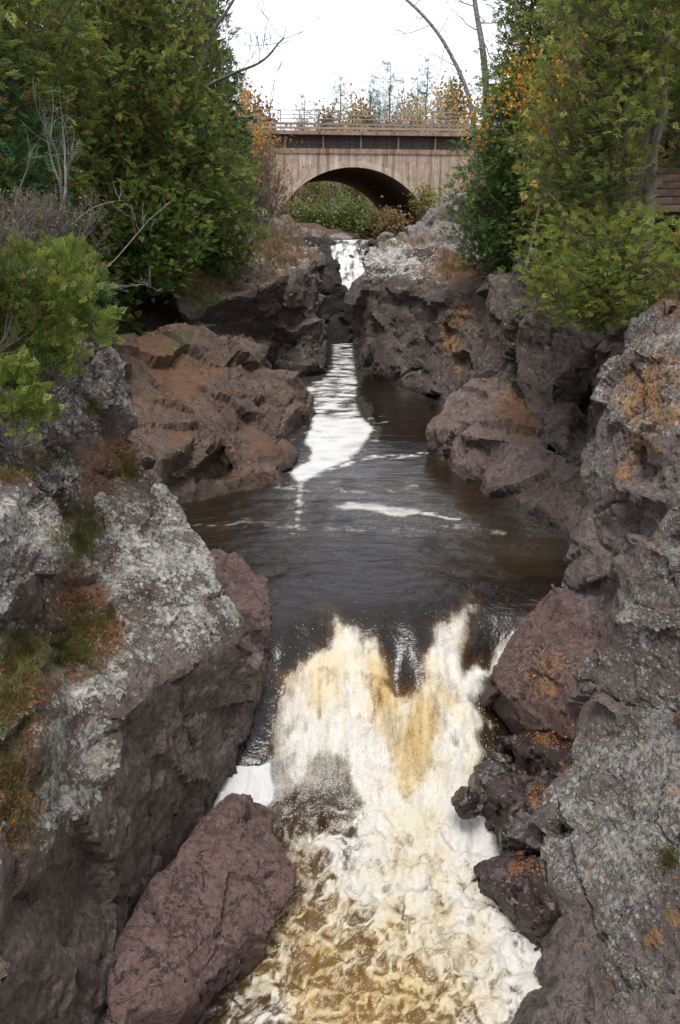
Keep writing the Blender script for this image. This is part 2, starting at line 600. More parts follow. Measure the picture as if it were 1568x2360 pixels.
# ------------------------------------------------------------------ the gorge walls, rock by rock
# right and left are told apart by what stands on them
rock('rock_outcrop',
     [(330, 1050, 12.2), (372, 1120, 11.7), (440, 1205, 11.1), (492, 1270, 10.7), (500, 1340, 10.3), (585, 1440, 10.1), (602, 1510, 9.85),
      (602, 1600, 9.8), (578, 1690, 9.8), (545, 1800, 9.65), (430, 1975, 8.3), (330, 2125, 7.2), (282, 2215, 6.6), (262, 2460, 5.5),
      (-120, 2460, 4.0), (-120, 1420, 6.6), (60, 1400, 8.0), (150, 1200, 10.0), (230, 1090, 11.6)],
     [(280, 1200, 10.6), (380, 1260, 10.4), (300, 1380, 9.2), (400, 1400, 9.3), (475, 1430, 9.3), (555, 1480, 9.5), (380, 1560, 8.2),
      (470, 1520, 8.9), (300, 1650, 7.3), (235, 1560, 7.7), (180, 1450, 8.4), (120, 1500, 8.2), (400, 1700, 8.25), (500, 1620, 9.1),
      (485, 1800, 8.9), (330, 1900, 7.45), (250, 2020, 6.75), (200, 1800, 6.6), (90, 1620, 6.5), (95, 1720, 6.15), (150, 1900, 6.1),
      (100, 2050, 5.6), (205, 2200, 5.85), (150, 2350, 5.2), (0, 1600, 6.4), (0, 1800, 5.7), (0, 2000, 5.1), (20, 2200, 4.7),
      (70, 1480, 7.7), (0, 1480, 7.0), (180, 1640, 7.2), (290, 1770, 7.05), (420, 1880, 8.3), (215, 1330, 9.6), (330, 1480, 8.6)],
     (-2.0, 1.6, -2.0), 0.042, M_GREY, 'large lichen-crusted outcrop with smooth brown lower face and mossy gully', seed=3, amp=0.095, cs=0.95,
     lichen=(2.0, 3.3, 1.1), litter=0.35, moss=0.15,
     spots=[(180, 1390, 50, 't', 1.0), (215, 1440, 45, 't', 0.8), (130, 1330, 35, 't', 0.6), (60, 1500, 55, 'm', 0.9), (170, 1490, 40, 'm', 0.8), (90, 1560, 50, 't', 0.6), (60, 1760, 45, 't', 0.6), (110, 1950, 40, 't', 0.4), (40, 1590, 45, 't', 0.8),
            (20, 1700, 45, 'm', 0.7), (20, 1850, 50, 't', 0.6), (180, 1260, 30, 'm', 0.9), (210, 1210, 26, 'm', 0.6), (270, 1060, 40, 't', 0.8),
            (480, 1650, 110, 'b', 0.8), (430, 1800, 110, 'b', 0.5), (420, 1330, 80, 'l', 0.3), (300, 1560, 70, 'l', 0.1), (250, 1780, 55, 'l', 0.35),
            (150, 1850, 55, 'l', 0.4), (60, 2200, 140, 'b', 0.6), (230, 2000, 60, 'l', 0.3), (190, 1480, 60, 't', 0.3)])
rock('boulder',
     [(-110, 1085, 8.3), (0, 1066, 8.6), (60, 1085, 8.7), (110, 1150, 8.7), (148, 1220, 8.6), (160, 1300, 8.5), (135, 1370, 8.2),
      (150, 1440, 8.1), (95, 1455, 7.9), (40, 1430, 7.6), (0, 1440, 7.2), (-110, 1460, 6.6)],
     [(40, 1160, 8.1), (100, 1260, 8.0), (30, 1270, 7.6), (0, 1360, 7.15), (80, 1370, 7.75), (-60, 1250, 7.0), (120, 1400, 8.0)],
     (-1.2, 1.2, -1.0), 0.034, M_GREY, 'pale lichen-covered boulder below the lowest juniper bush', seed=5, amp=0.065, cs=0.7,
     lichen=(3.5, 4.4, 1.05), litter=0.2, spots=[(100, 1390, 40, 'b', 0.6), (100, 1200, 40, 'l', 0.3)])
rock('rock_pillar',
     [(150, 742, 13.0), (225, 735, 13.2), (262, 785, 13.0), (300, 850, 12.7), (302, 930, 12.5), (300, 990, 12.4), (335, 1045, 12.3), (350, 1100, 12.0),
      (330, 1230, 11.2), (140, 1240, 9.9), (60, 1130, 9.2), (-120, 1080, 8.2), (-120, 850, 9.6), (60, 800, 11.5)],
     [(215, 830, 12.2), (255, 900, 11.9), (265, 960, 12.0), (220, 960, 11.6), (180, 900, 11.4), (130, 950, 10.9), (110, 1030, 10.4),
      (200, 1040, 11.1), (270, 1060, 11.7), (180, 1130, 10.5), (280, 1140, 11.3), (20, 1000, 9.5), (160, 1000, 11.0), (240, 1010, 11.75)],
     (-2.2, 1.2, -1.5), 0.042, M_GREY, 'craggy lichen-streaked pillar under the juniper bushes', seed=8, amp=0.12, cs=0.7,
     strata=((1, 0.3, 0.1), 2.0), lichen=(3.9, 4.8, 0.95), litter=0.3, moss=0.1,
     spots=[(270, 1060, 38, 't', 1.0), (235, 1120, 45, 't', 0.7), (300, 1085, 22, 'm', 0.8), (220, 940, 20, 'm', 0.8), (180, 1180, 25, 'm', 0.6), (285, 990, 26, 'b', 0.8),
            (160, 960, 60, 't', 0.4)])
rock('rock_slab',
     [(545, 1826, z(0.95)), (612, 1848, z(0.92)), (636, 1880, z(0.85)), (634, 1915, z(0.8)), (655, 1945, z(0.72)), (682, 1995, z(0.62)), (676, 2060, z(0.55)),
      (640, 2110, z(0.42)), (600, 2240, z(-0.15)), (530, 2310, z(-0.2)), (400, 2440, z(-0.2)), (240, 2460, 5.0), (255, 2210, z(0.9)),
      (310, 2100, z(0.95)), (420, 1945, z(1.0))],
     [(620, 2155, z(0.5)), (520, 2225, z(0.55)), (400, 2325, z(0.65)), (560, 1950, z(0.92)), (480, 2080, z(0.85)), (400, 2180, z(0.85)),
      (580, 2080, z(0.7)), (300, 2320, z(0.85)), (600, 1925, z(0.8)), (565, 2150, z(0.66))],
     (-0.5, 0.7, -1.3), 0.028, M_RED, 'smooth bare reddish brown slab sloping into the churning river', seed=13, amp=0.045, cs=0.8, smooth=1,
     lichen=None, wetness=0.7, crack=1.6, fine=0.8)
rock('rock_ledge',
     [(490, 1262, z(3.0)), (545, 1280, z(2.9)), (612, 1335, z(2.72)), (632, 1400, z(2.6)), (622, 1440, z(2.45)), (628, 1500, 10.6), (625, 1640, 10.3),
      (590, 1780, 10.0), (540, 1780, 9.9), (540, 1400, 10.6), (470, 1330, 11.0)],
     [(570, 1360, z(2.75)), (600, 1420, z(2.6)), (600, 1520, 10.4)],
     (-1.0, 1.0, -1.5), 0.045, M_RED, 'low reddish ledge at the lip of the falls behind the lichen-crusted outcrop', seed=17, amp=0.055, cs=0.6, wetness=0.9)
rock('rock_ledge',
     [(230, 770, 20.5), (330, 770, 20.8), (430, 742, 22.5), (530, 768, 23.5), (603, 798, 24), (614, 848, 24), (650, 848, 24.2), (692, 858, 24.4), (706, 890, 24.6),
      (718, 925, 24.6), (708, 975, z(2.35)), (690, 1012, z(2.2)), (708, 1050, z(2.2)), (668, 1088, z(2.15)), (675, 1128, z(2.15)), (560, 1165, z(2.1)), (440, 1205, z(2.05)),
      (330, 1210, 14.8), (240, 1000, 16.2), (220, 860, 18.2)],
     [(430, 850, 20.5), (350, 900, 18.5), (330, 960, 17.4), (420, 965, 18.2), (500, 985, 18.6), (520, 1010, 18.5), (370, 1062, 16.2), (440, 1025, 17.1), (500, 1062, 18.9), (440, 1100, 17.4),
      (390, 1130, 16.6), (560, 1095, z(2.62)), (640, 1078, z(2.6)), (600, 1040, z(2.85)), (660, 1050, z(2.6)), (600, 900, 22.0), (680, 905, 23.0), (650, 960, 21.7),
      (550, 850, 22.5), (600, 985, 20.3), (700, 960, 23.3), (480, 900, 20.0), (560, 1000, 19.8), (480, 1140, z(2.4)), (505, 830, 22.3), (640, 1010, 20.4)],
     (-2.2, 2.0, -2.0), 0.07, M_ROCK, 'broad rounded brown ledge strewn with rusty needles beside the still pool', seed=21, amp=0.12, cs=1.5,
     strata=((0.15, -0.35, 1), 1.8), lichen=None, litter=0.52, moss=0.05,
     spots=[(380, 820, 60, 't', 0.7), (420, 790, 35, 'm', 0.7), (330, 880, 40, 'm', 0.4), (680, 930, 40, 'b', 1)])
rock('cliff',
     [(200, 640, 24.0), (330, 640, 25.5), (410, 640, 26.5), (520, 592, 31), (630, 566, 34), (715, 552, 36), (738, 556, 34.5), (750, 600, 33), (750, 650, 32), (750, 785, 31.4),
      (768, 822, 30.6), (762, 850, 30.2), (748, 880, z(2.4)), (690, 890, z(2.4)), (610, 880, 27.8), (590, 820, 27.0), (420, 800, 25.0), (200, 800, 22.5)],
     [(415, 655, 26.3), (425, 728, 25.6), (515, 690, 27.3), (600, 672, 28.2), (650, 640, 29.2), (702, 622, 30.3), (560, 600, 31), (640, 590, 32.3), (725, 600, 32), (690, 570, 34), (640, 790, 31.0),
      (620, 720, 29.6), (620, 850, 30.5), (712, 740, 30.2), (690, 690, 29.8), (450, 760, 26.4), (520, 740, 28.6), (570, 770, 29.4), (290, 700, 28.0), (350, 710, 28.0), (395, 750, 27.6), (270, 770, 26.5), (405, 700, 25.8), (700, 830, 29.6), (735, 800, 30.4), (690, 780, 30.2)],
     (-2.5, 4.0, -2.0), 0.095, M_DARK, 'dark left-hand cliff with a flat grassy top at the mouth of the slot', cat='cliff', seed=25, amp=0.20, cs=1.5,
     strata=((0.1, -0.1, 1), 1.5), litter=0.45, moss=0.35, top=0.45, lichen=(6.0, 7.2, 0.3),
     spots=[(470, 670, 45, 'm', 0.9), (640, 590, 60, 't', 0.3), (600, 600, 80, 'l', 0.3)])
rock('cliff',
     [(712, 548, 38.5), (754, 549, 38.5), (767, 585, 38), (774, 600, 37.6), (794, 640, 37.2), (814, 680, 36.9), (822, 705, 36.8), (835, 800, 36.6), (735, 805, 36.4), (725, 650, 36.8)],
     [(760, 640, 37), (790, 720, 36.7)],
     (-2.5, 3.0, -1.5), 0.10, M_SLOT_SHADE, 'rock wall coloured as deep shade inside the narrow slot below the far cascade', cat='cliff', seed=29, amp=0.12, cs=1.0, wetness=0.5)
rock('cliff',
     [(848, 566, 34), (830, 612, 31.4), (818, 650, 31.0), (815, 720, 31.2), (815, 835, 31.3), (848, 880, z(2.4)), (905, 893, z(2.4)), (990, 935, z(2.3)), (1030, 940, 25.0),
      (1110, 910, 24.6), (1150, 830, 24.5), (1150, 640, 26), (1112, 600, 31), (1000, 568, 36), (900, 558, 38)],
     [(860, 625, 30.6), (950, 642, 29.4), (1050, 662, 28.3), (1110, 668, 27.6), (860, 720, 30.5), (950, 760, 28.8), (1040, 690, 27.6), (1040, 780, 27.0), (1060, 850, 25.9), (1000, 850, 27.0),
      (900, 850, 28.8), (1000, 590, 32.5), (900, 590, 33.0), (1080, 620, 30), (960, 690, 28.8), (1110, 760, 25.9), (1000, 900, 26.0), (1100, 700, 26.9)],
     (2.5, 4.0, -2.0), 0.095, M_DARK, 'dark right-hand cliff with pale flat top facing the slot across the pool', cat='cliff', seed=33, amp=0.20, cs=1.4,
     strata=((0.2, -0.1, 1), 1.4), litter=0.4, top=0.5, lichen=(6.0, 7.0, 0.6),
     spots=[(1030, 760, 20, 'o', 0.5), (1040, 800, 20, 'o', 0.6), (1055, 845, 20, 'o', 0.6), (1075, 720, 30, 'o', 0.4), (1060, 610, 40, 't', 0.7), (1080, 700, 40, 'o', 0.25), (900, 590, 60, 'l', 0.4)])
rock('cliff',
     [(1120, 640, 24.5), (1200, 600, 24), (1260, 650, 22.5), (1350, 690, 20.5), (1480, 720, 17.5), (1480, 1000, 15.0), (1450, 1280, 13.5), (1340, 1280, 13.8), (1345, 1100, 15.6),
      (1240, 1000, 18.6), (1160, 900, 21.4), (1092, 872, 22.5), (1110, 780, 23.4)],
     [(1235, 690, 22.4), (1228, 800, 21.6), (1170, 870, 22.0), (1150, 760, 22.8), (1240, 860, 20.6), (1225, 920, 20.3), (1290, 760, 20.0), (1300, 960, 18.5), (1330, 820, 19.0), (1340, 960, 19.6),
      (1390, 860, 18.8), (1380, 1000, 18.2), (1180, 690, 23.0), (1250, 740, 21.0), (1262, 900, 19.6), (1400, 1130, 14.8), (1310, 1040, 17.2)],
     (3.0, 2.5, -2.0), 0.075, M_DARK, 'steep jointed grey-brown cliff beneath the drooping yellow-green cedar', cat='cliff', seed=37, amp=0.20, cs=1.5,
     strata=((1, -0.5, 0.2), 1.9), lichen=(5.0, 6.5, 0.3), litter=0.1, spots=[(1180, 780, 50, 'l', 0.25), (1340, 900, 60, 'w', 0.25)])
rock('rock_ledge',
     [(1085, 868, 21.6), (1140, 872, 21.6), (1195, 910, 20.6), (1245, 975, 19.0), (1275, 1045, 17.4), (1360, 1090, 15.6), (1370, 1300, 13.2), (1268, 1250, z(2.1)),
      (1200, 1205, z(2.1)), (1095, 1140, z(2.1)), (1040, 1105, z(2.15)), (990, 1060, z(2.2)), (976, 1000, 20.1), (985, 972, 20.6), (1012, 940, 21.0), (1050, 890, 21.6)],
     [(1008, 985, 19.7), (1090, 1008, 18.6), (1170, 1012, 17.9), (1240, 1048, 17.1), (1100, 930, 20.5), (1170, 950, 19.4), (1050, 1060, 18.9), (1100, 1085, 18.2), (1110, 1040, 18.6), (1180, 1100, 17.0),
      (1250, 1110, 16.3), (1200, 1160, 15.9), (1290, 1180, 14.9), (1300, 1090, 16.0), (1130, 1130, z(2.35)), (1320, 1230, 13.9), (1070, 1020, 18.9)],
     (2.0, 2.0, -1.6), 0.06, M_PINK, 'blocky pinkish ledge with orange needles on top jutting into the pool', seed=41, amp=0.10, cs=1.2, litter=0.35,
     spots=[(1180, 920, 35, 'o', 0.6), (1200, 960, 35, 't', 0.9), (1220, 990, 22, 'o', 0.6), (1050, 980, 60, 'l', 0.25), (1290, 1210, 40, 't', 0.4)])
rock('rock_wall',
     [(1462, 742, 12.9), (1500, 700, 12.8), (1545, 672, 12.4), (1700, 560, 11.8), (1700, 1060, 9.2), (1568, 1160, 9.2), (1480, 1340, 9.4), (1400, 1500, 9.6), (1345, 1462, 10.2), (1302, 1420, 10.9),
      (1300, 1350, 11.4), (1318, 1270, 11.6), (1340, 1180, 11.8), (1345, 1080, 12.0), (1372, 960, 12.3), (1390, 862, 12.5)],
     [(1500, 780, 12.2), (1480, 900, 11.6), (1430, 980, 11.4), (1480, 1080, 11.0), (1420, 1120, 11.0), (1400, 1230, 11.0), (1450, 1250, 10.7), (1380, 1380, 10.7), (1568, 900, 10.8), (1568, 760, 11.9), (1540, 1050, 10.2),
      (1420, 1400, 9.8), (1350, 1330, 10.9), (1600, 1000, 10.0), (1440, 1320, 9.9), (1360, 1420, 10.5)],
     (2.2, 1.6, -1.6), 0.045, M_GREY2, 'tall leaning wall blotched with orange lichen beside the low yellow-green cedar', seed=45, amp=0.11, cs=0.9,
     lichen=(3.9, 5.0, 0.95), litter=0.35, strata=((1, 0.1, 0.5), 1.4),
     spots=[(1450, 930, 60, 'o', 0.5), (1500, 880, 50, 'o', 0.4), (1530, 800, 40, 'o', 0.35), (1490, 1030, 28, 'o', 0.6), (1440, 1090, 25, 'o', 0.6), (1555, 960, 40, 'o', 0.4), (1545, 700, 40, 't', 0.8),
            (1410, 1250, 70, 'b', 0.9), (1510, 1090, 45, 'b', 0.5), (1350, 1400, 60, 'b', 0.9)])
rock('rock_outcrop',
     [(1700, 960, 8.0), (1590, 1085, 8.2), (1540, 1180, 8.4), (1485, 1285, 8.6), (1445, 1400, 8.7), (1392, 1492, 8.8), (1325, 1555, 8.95), (1322, 1640, 8.8), (1318, 1760, 8.45), (1262, 1832, 8.25),
      (1243, 1900, 8.0), (1238, 1990, 7.65), (1252, 2090, 7.25), (1222, 2190, z(0.0)), (1150, 2340, z(-0.2)), (1100, 2460, z(-0.3)), (1400, 2460, 5.3), (1700, 2200, 5.6)],
     [(1400, 1800, 7.9), (1500, 1700, 7.8), (1510, 1500, 8.2), (1450, 1600, 8.2), (1400, 2000, 7.0), (1335, 2100, 6.95), (1330, 2240, 6.4), (1240, 2260, 6.6), (1500, 1900, 7.0), (1580, 1700, 7.4), (1590, 1400, 8.1),
      (1390, 1680, 8.3), (1340, 1830, 8.0), (1310, 1960, 7.55), (1450, 2130, 6.4), (1580, 1960, 6.5), (1310, 2330, 5.9), (1280, 2040, 7.2), (1545, 1300, 8.3), (1250, 2380, 5.9), (1460, 1440, 8.5)],
     (2.0, 1.2, -1.8), 0.040, M_GREY2, 'great grey slanting outcrop speckled with lichen above the wet boulders', seed=49, amp=0.06, cs=0.9,
     lichen=(0.4, 1.3, 0.9), litter=0.12,
     spots=[(1560, 1250, 45, 'o', 0.4), (1500, 1260, 25, 'o', 0.4), (1568, 1760, 60, 'l', 0.5), (1568, 1660, 16, 'o', 0.9), (1540, 1480, 16, 'o', 0.4), (1530, 2000, 20, 'm', 0.8),
            (1370, 2080, 14, 'o', 0.6), (1360, 1990, 14, 'o', 0.6), (1250, 2300, 90, 'b', 0.8), (1380, 1640, 60, 'b', 0.35), (1545, 1820, 20, 'o', 0.6), (1480, 1760, 80, 'l', 0.25), (1400, 1950, 90, 'l', 0.2)])
rock('rock_outcrop',
     [(1700, 1860, 5.6), (1580, 1990, 5.9), (1482, 2092, 6.0), (1392, 2182, 6.05), (1345, 2255, 6.0), (1350, 2330, 5.7), (1320, 2470, 5.2), (1720, 2480, 4.7)],
     [(1500, 2250, 5.6), (1580, 2150, 5.6), (1430, 2300, 5.55), (1520, 2380, 5.1), (1400, 2240, 5.8)],
     (1.4, 0.5, -1.6), 0.035, M_GREY2, 'lower grey block cracked away from the great slanting outcrop', seed=53, amp=0.06, cs=0.6,
     lichen=(0.4, 1.6, 0.95), spots=[(1500, 2170, 20, 'o', 0.9), (1545, 2110, 22, 'o', 0.6), (1405, 2270, 12, 'o', 0.7), (1560, 2340, 60, 'b', 0.4)])
rock('rock_slab',
     [(1242, 1392, z(2.3)), (1182, 1452, z(2.1)), (1136, 1530, z(1.8)), (1108, 1610, z(1.2)), (1104, 1650, z(0.5)), (1180, 1720, z(0.4)), (1260, 1730, z(0.6)), (1345, 1730, 8.7),
      (1370, 1560, 9.0), (1425, 1470, 9.3), (1350, 1400, 10.6), (1300, 1350, 11.2), (1270, 1350, 11.4)],
     [(1130, 1630, z(1.1)), (1192, 1658, z(1.25)), (1250, 1690, z(1.25)), (1310, 1640, z(1.9)), (1320, 1560, z(2.3)), (1250, 1480, z(2.25)), (1200, 1540, z(1.95)), (1300, 1420, z(2.5)), (1170, 1600, z(1.6)), (1380, 1490, z(2.5))],
     (1.5, 0.8, -1.5), 0.045, M_RED, 'rusty red slab with orange needles on the right side of the falls', seed=57, amp=0.05, cs=0.8, wetness=0.8, litter=0.45,
     strata=((0.4, 0.2, 1), 1.7), spots=[(1270, 1510, 35, 'o', 0.5), (1250, 1590, 35, 'o', 0.45), (1240, 1440, 40, 't', 0.4), (1150, 1640, 45, 'w', 0.7)])
b_lab = dict(cat='boulder', wetness=1.0)
WS = lambda x, y: [(x, y, 120, 'w', 1.0)]
boulder('boulder', P(1070, 1845, 8.75), (0.24, 0.26, 0.26), M_WET, 'small black wet boulder splashed by the white water', seed=63, rot=0.2, amp=0.022, cs=0.3, vox=0.02, spots=WS(1070, 1845), **b_lab)
wb = dict(cat='boulder', wetness=0.6, crack=1.5)
rock('boulder', [(1168, 1702, z(0.95)), (1228, 1676, z(1.25)), (1330, 1685, z(1.65)), (1345, 1790, z(1.55)), (1275, 1815, z(1.0)), (1205, 1790, z(0.6))], [(1250, 1735, z(1.25)), (1200, 1730, z(1.05))],
     (0.5, 0.5, -0.8), 0.030, M_WET, 'wet purplish block wedged under the rusty red slab', seed=61, amp=0.035, cs=0.5, spots=[(1250, 1700, 16, 't', 1.0), (1300, 1780, 16, 't', 1.0)], **wb)
rock('boulder', [(1088, 1762, z(0.85)), (1130, 1746, z(1.0)), (1200, 1778, z(1.05)), (1290, 1798, z(1.3)), (1335, 1850, z(1.45)), (1290, 1905, z(1.1)), (1248, 1965, z(0.65)), (1215, 1995, z(0.2)), (1150, 1995, z(-0.15)), (1132, 1935, z(-0.05)), (1108, 1895, z(0.1)), (1070, 1880, z(0.0))],
     [(1180, 1850, z(0.98)), (1165, 1925, z(0.75)), (1120, 1850, z(0.75)), (1240, 1880, z(1.0)), (1100, 1800, z(0.85))],
     (0.5, 0.5, -0.9), 0.030, M_WET, 'large wet dark red angular block jutting into the white water', seed=62, amp=0.045, cs=0.55, spots=[(1235, 1850, 12, 't', 1.0), (1250, 1900, 14, 't', 0.9)], **wb)
rock('boulder', [(1074, 2035, z(0.0)), (1100, 1990, z(0.42)), (1150, 1976, z(0.52)), (1250, 1985, z(0.85)), (1275, 2100, z(0.7)), (1250, 2180, z(0.0)), (1190, 2165, z(-0.1)), (1140, 2095, z(-0.1)), (1090, 2070, z(-0.1))],
     [(1130, 2025, z(0.48)), (1200, 2060, z(0.52)), (1160, 2075, z(0.35)), (1220, 2120, z(0.4))],
     (0.4, 0.4, -0.6), 0.026, M_WET, 'black glistening block poking into the foam below the dark red one', seed=64, amp=0.045, cs=0.45, spots=[(1190, 2000, 14, 't', 0.9)], **wb)
# far rocks by the bridge
far = dict(cat='boulder', wetness=0.0)
boulder('boulder', P(1015, 500, 45.5), (1.45, 1.1, 0.75), M_PALE, 'pale angular boulder on the bank in front of the bridge arch', seed=71, rot=0.3, amp=0.10, cs=0.8, vox=0.08, lichen=(7, 8, 0.3), **far)
boulder('boulder', P(1048, 462, 47.0), (1.0, 0.9, 0.7), M_PALE, 'pale boulder perched behind another under the bridge wall', seed=72, rot=1.3, amp=0.10, cs=0.8, vox=0.08, lichen=(7, 8, 0.3), **far)
rock('rock_ledge',
     [(925, 545, 43.5), (930, 525, 44), (975, 508, 45.5), (1060, 512, 45), (1110, 540, 41), (1140, 610, 35), (1080, 625, 34), (1000, 600, 36.5), (930, 575, 39.5), (880, 572, 38.5), (890, 558, 41)],
     [(1010, 540, 42), (1070, 560, 39), (960, 560, 41), (1060, 590, 36.5)],
     (1.0, 3.0, -2.0), 0.13, M_PALE, 'low pale shelf of bedrock below the bank boulders by the bridge', seed=74, amp=0.22, cs=1.0, strata=((0, -0.2, 1), 2.2), wetness=0, litter=0.25, lichen=(7, 8, 0.2))
rock('rock_ledge',
     [(520, 570, 33), (560, 535, 37), (630, 545, 38), (640, 500, 42), (665, 495, 44), (700, 530, 43), (745, 545, 41), (745, 575, 38), (640, 590, 34), (520, 610, 32)],
     [(620, 570, 36), (690, 555, 39)],
     (-1.5, 3.0, -2.0), 0.13, M_PALE, 'pale stony bank with dry grass at the foot of the left bridge abutment', seed=75, amp=0.20, cs=1.0, wetness=0, litter=0.5, moss=0.1)
for i, (x, y, Y, r, lab) in enumerate([
        (778, 549, 50.0, (0.9, 0.7, 0.35), 'flat grey stone lying in the far shallows under the bridge'),
        (885, 551, 49.0, (0.7, 0.6, 0.4), 'grey stone at the edge of the far shallows beside dry grass'),
        (862, 560, 45.5, (0.5, 0.5, 0.35), 'dark stone splitting the head of the far cascade'),
        (812, 592, 43.0, (0.20, 0.2, 0.10), 'small dark stone in the middle of the far cascade')]):
    boulder('boulder', P(x, y, Y), r, M_PALE if i < 2 else M_DARK, lab, seed=80 + i, rot=i, amp=0.06, cs=0.5, vox=0.06, **far)

# ------------------------------------------------------------------ ground: one sheet, with the gorge cut into it
EL = np.array([(-5, -4.6), (4, -4.6), (8, -5.2), (12, -5.0), (16, -6.8), (20, -8.6), (23, -9.2), (27, -8.0), (30, -5.2), (34, -3.2), (37, -2.2), (41, -1.6), (46, -3.0), (49, -2.4), (51, 1.2), (75, 1.4), (95, -9), (130, -30), (400, -60)], float)
ER = np.array([(-5, 4.8), (4, 4.8), (7, 5.0), (10, 5.6), (13, 6.0), (15, 6.4), (17, 7.0), (20, 6.6), (22, 5.8), (25, 4.8), (28, 4.6), (30, 3.8), (34, 2.2), (38, 1.6), (42, 3.8), (46, 6.0), (52, 7.0), (75, 6.0), (95, 2), (130, -16), (400, -40)], float)
ZL = np.array([(-5, 6.0), (4, 6.0), (8, 6.0), (12, 6.6), (16, 6.6), (20, 6.4), (26, 6.4), (31, 6.7), (36, 7.1), (46, 7.3), (55, 7.5), (75, 8.0), (100, 9.5), (400, 30)], float)
ZR = np.array([(-5, 6.0), (4, 6.0), (8, 6.4), (12, 6.9), (15, 7.2), (17, 7.0), (22, 6.5), (26, 6.4), (31, 6.2), (36, 6.1), (42, 6.5), (46, 7.0), (52, 8.0), (55, 8.8), (75, 9.0), (100, 9.5), (400, 30)], float)
def ground_z(x, y):
    x = np.asarray(x, float)
    y = np.asarray(y, float)
    p = np.stack([x, y, np.zeros_like(x)], 1)
    el = np.interp(y, EL[:, 0], EL[:, 1])
    er = np.interp(y, ER[:, 0], ER[:, 1])
    dl, dr = el - x, x - er
    d = np.maximum(dl, dr)
    zb = np.where(dl > dr, np.interp(y, ZL[:, 0], ZL[:, 1]), np.interp(y, ZR[:, 0], ZR[:, 1]))
    rise = np.where(dl > dr, np.interp(d, [0, 3, 8, 25, 80], [0, 1.5, 3.0, 5.5, 9.0]), np.interp(d, [0, 3, 8, 25, 80], [0, 1.0, 2.4, 5.0, 9.0]))
    rise = rise * np.where(dl > dr, np.interp(y, [40, 50, 80, 140], [1, 0.45, 0.5, 1]), np.interp(y, [29, 35, 50, 80, 140], [1, 0.3, 0.35, 0.5, 1]))
    top = zb + rise + 0.25 * fbm(p * 0.5, 3, 91)
    # road embankment running up to the bridge
    emb = sstep(49.5, 54.5, y + 0.12 * x) * (1 - sstep(76, 84, y + 0.12 * x)) * sstep(7.0, 11.5, np.abs(x - 0.8))
    top = np.where(top < 13.2, top + (13.2 - top) * emb, top)
    bed = np.interp(y, WZ_Y, WZ_Z) - 0.9
    k = sstep(-0.7, 0.1, d)
    return bed + (top - bed) * k
gx = np.concatenate([-np.geomspace(300, 14, 26), np.arange(-13.6, 13.7, 0.30), np.geomspace(14, 300, 26)])
gy = np.concatenate([np.linspace(-12, 0, 12), np.arange(0.4, 60, 0.45), np.geomspace(60.5, 600, 50)])
GX, GY = np.meshgrid(gx, gy)
gz = ground_z(GX.ravel(), GY.ravel())
nx_, ny_ = len(gx), len(gy)
ii = (np.arange(ny_ - 1)[:, None] * nx_ + np.arange(nx_ - 1)[None, :]).ravel()
me = mesh_np('ground', np.stack([GX.ravel(), GY.ravel(), gz], 1), np.stack([ii, ii + 1, ii + nx_ + 1, ii + nx_], 1))
m = N('forest_floor')
o_ = m.obj()
a_ = m.noise(o_, 1.3, 6, 0.65)
b_ = m.noise(o_, 24, 4, 0.7, 1.0)
c_ = m.mix(m.ramp(b_, 0.3, 0.7), (0.035, 0.020, 0.012), (0.13, 0.07, 0.032))
c_ = m.mix(m.math('MULTIPLY', m.ramp(a_, 0.5, 0.7), 0.6), c_, (0.06, 0.06, 0.02))
m.set(Base_Color=c_, Roughness=0.95)
m.bump(b_, 0.9, 0.05)
tag(link('ground', me, m.m), kind='structure')

# ------------------------------------------------------------------ the river
def water_mat():
    m = N('river')
    o = m.obj()
    foam, tan, lace = m.at('foam'), m.at('tan'), m.at('calm')
    fl = m.at('fall')
    froth = m.noise(m.mapv(o, (1.15, 0.8, 0.9)), 15, 9, 0.72, 1.3)
    strand = m.noise(m.mapv(o, (1.0, 0.13, 0.13)), 42, 6, 0.66, 0.9)
    n1 = m.mix(m.math('MULTIPLY', fl, 0.42), froth, strand)
    n2 = m.noise(o, 60, 4, 0.65)
    ff = m.math('ADD', foam, m.math('MULTIPLY', m.math('SUBTRACT', n1, 0.5), m.ramp(foam, 0.02, 0.32, 0.0, 1.0)))
    k = m.ramp(ff, 0.02, 0.88)
    dark = m.mix(tan, (0.010, 0.006, 0.004), (0.15, 0.085, 0.028))
    white = m.mix(m.math('MULTIPLY', tan, 0.9), (0.60, 0.595, 0.58), (0.56, 0.43, 0.20))
    thin = m.mix(tan, (0.24, 0.23, 0.215), (0.42, 0.29, 0.12))
    col = m.mix(m.ramp(k, 0.0, 0.42), dark, thin)
    col = m.mix(m.ramp(k, 0.35, 0.95), col, white)
    rg = m.mix(k, (0.05, 0.05, 0.05), (0.6, 0.6, 0.6))
    m.set(Base_Color=col, Roughness=rg, IOR=1.38)
    w1 = m.noise(m.mapv(o, (0.75, 1.8, 1)), 2.6, 5, 0.58, 0.9)
    w2 = m.noise(m.mapv(o, (1.0, 1.5, 1)), 22.0, 3, 0.6, 0.4)
    h = m.math('ADD', m.math('MULTIPLY', w1, lace), m.math('MULTIPLY', w2, m.math('MULTIPLY', lace, 0.22)))
    h = m.math('ADD', h, m.math('MULTIPLY', m.math('MULTIPLY', m.ramp(foam, 0.2, 0.5), n1), m.math('ADD', m.math('MULTIPLY', lace, 0.75), 0.02)))
    h = m.math('ADD', h, m.math('MULTIPLY', m.math('MULTIPLY', k, n2), m.math('MULTIPLY', lace, 0.25)))
    m.bump(h, 0.9, 0.10)
    return m.m

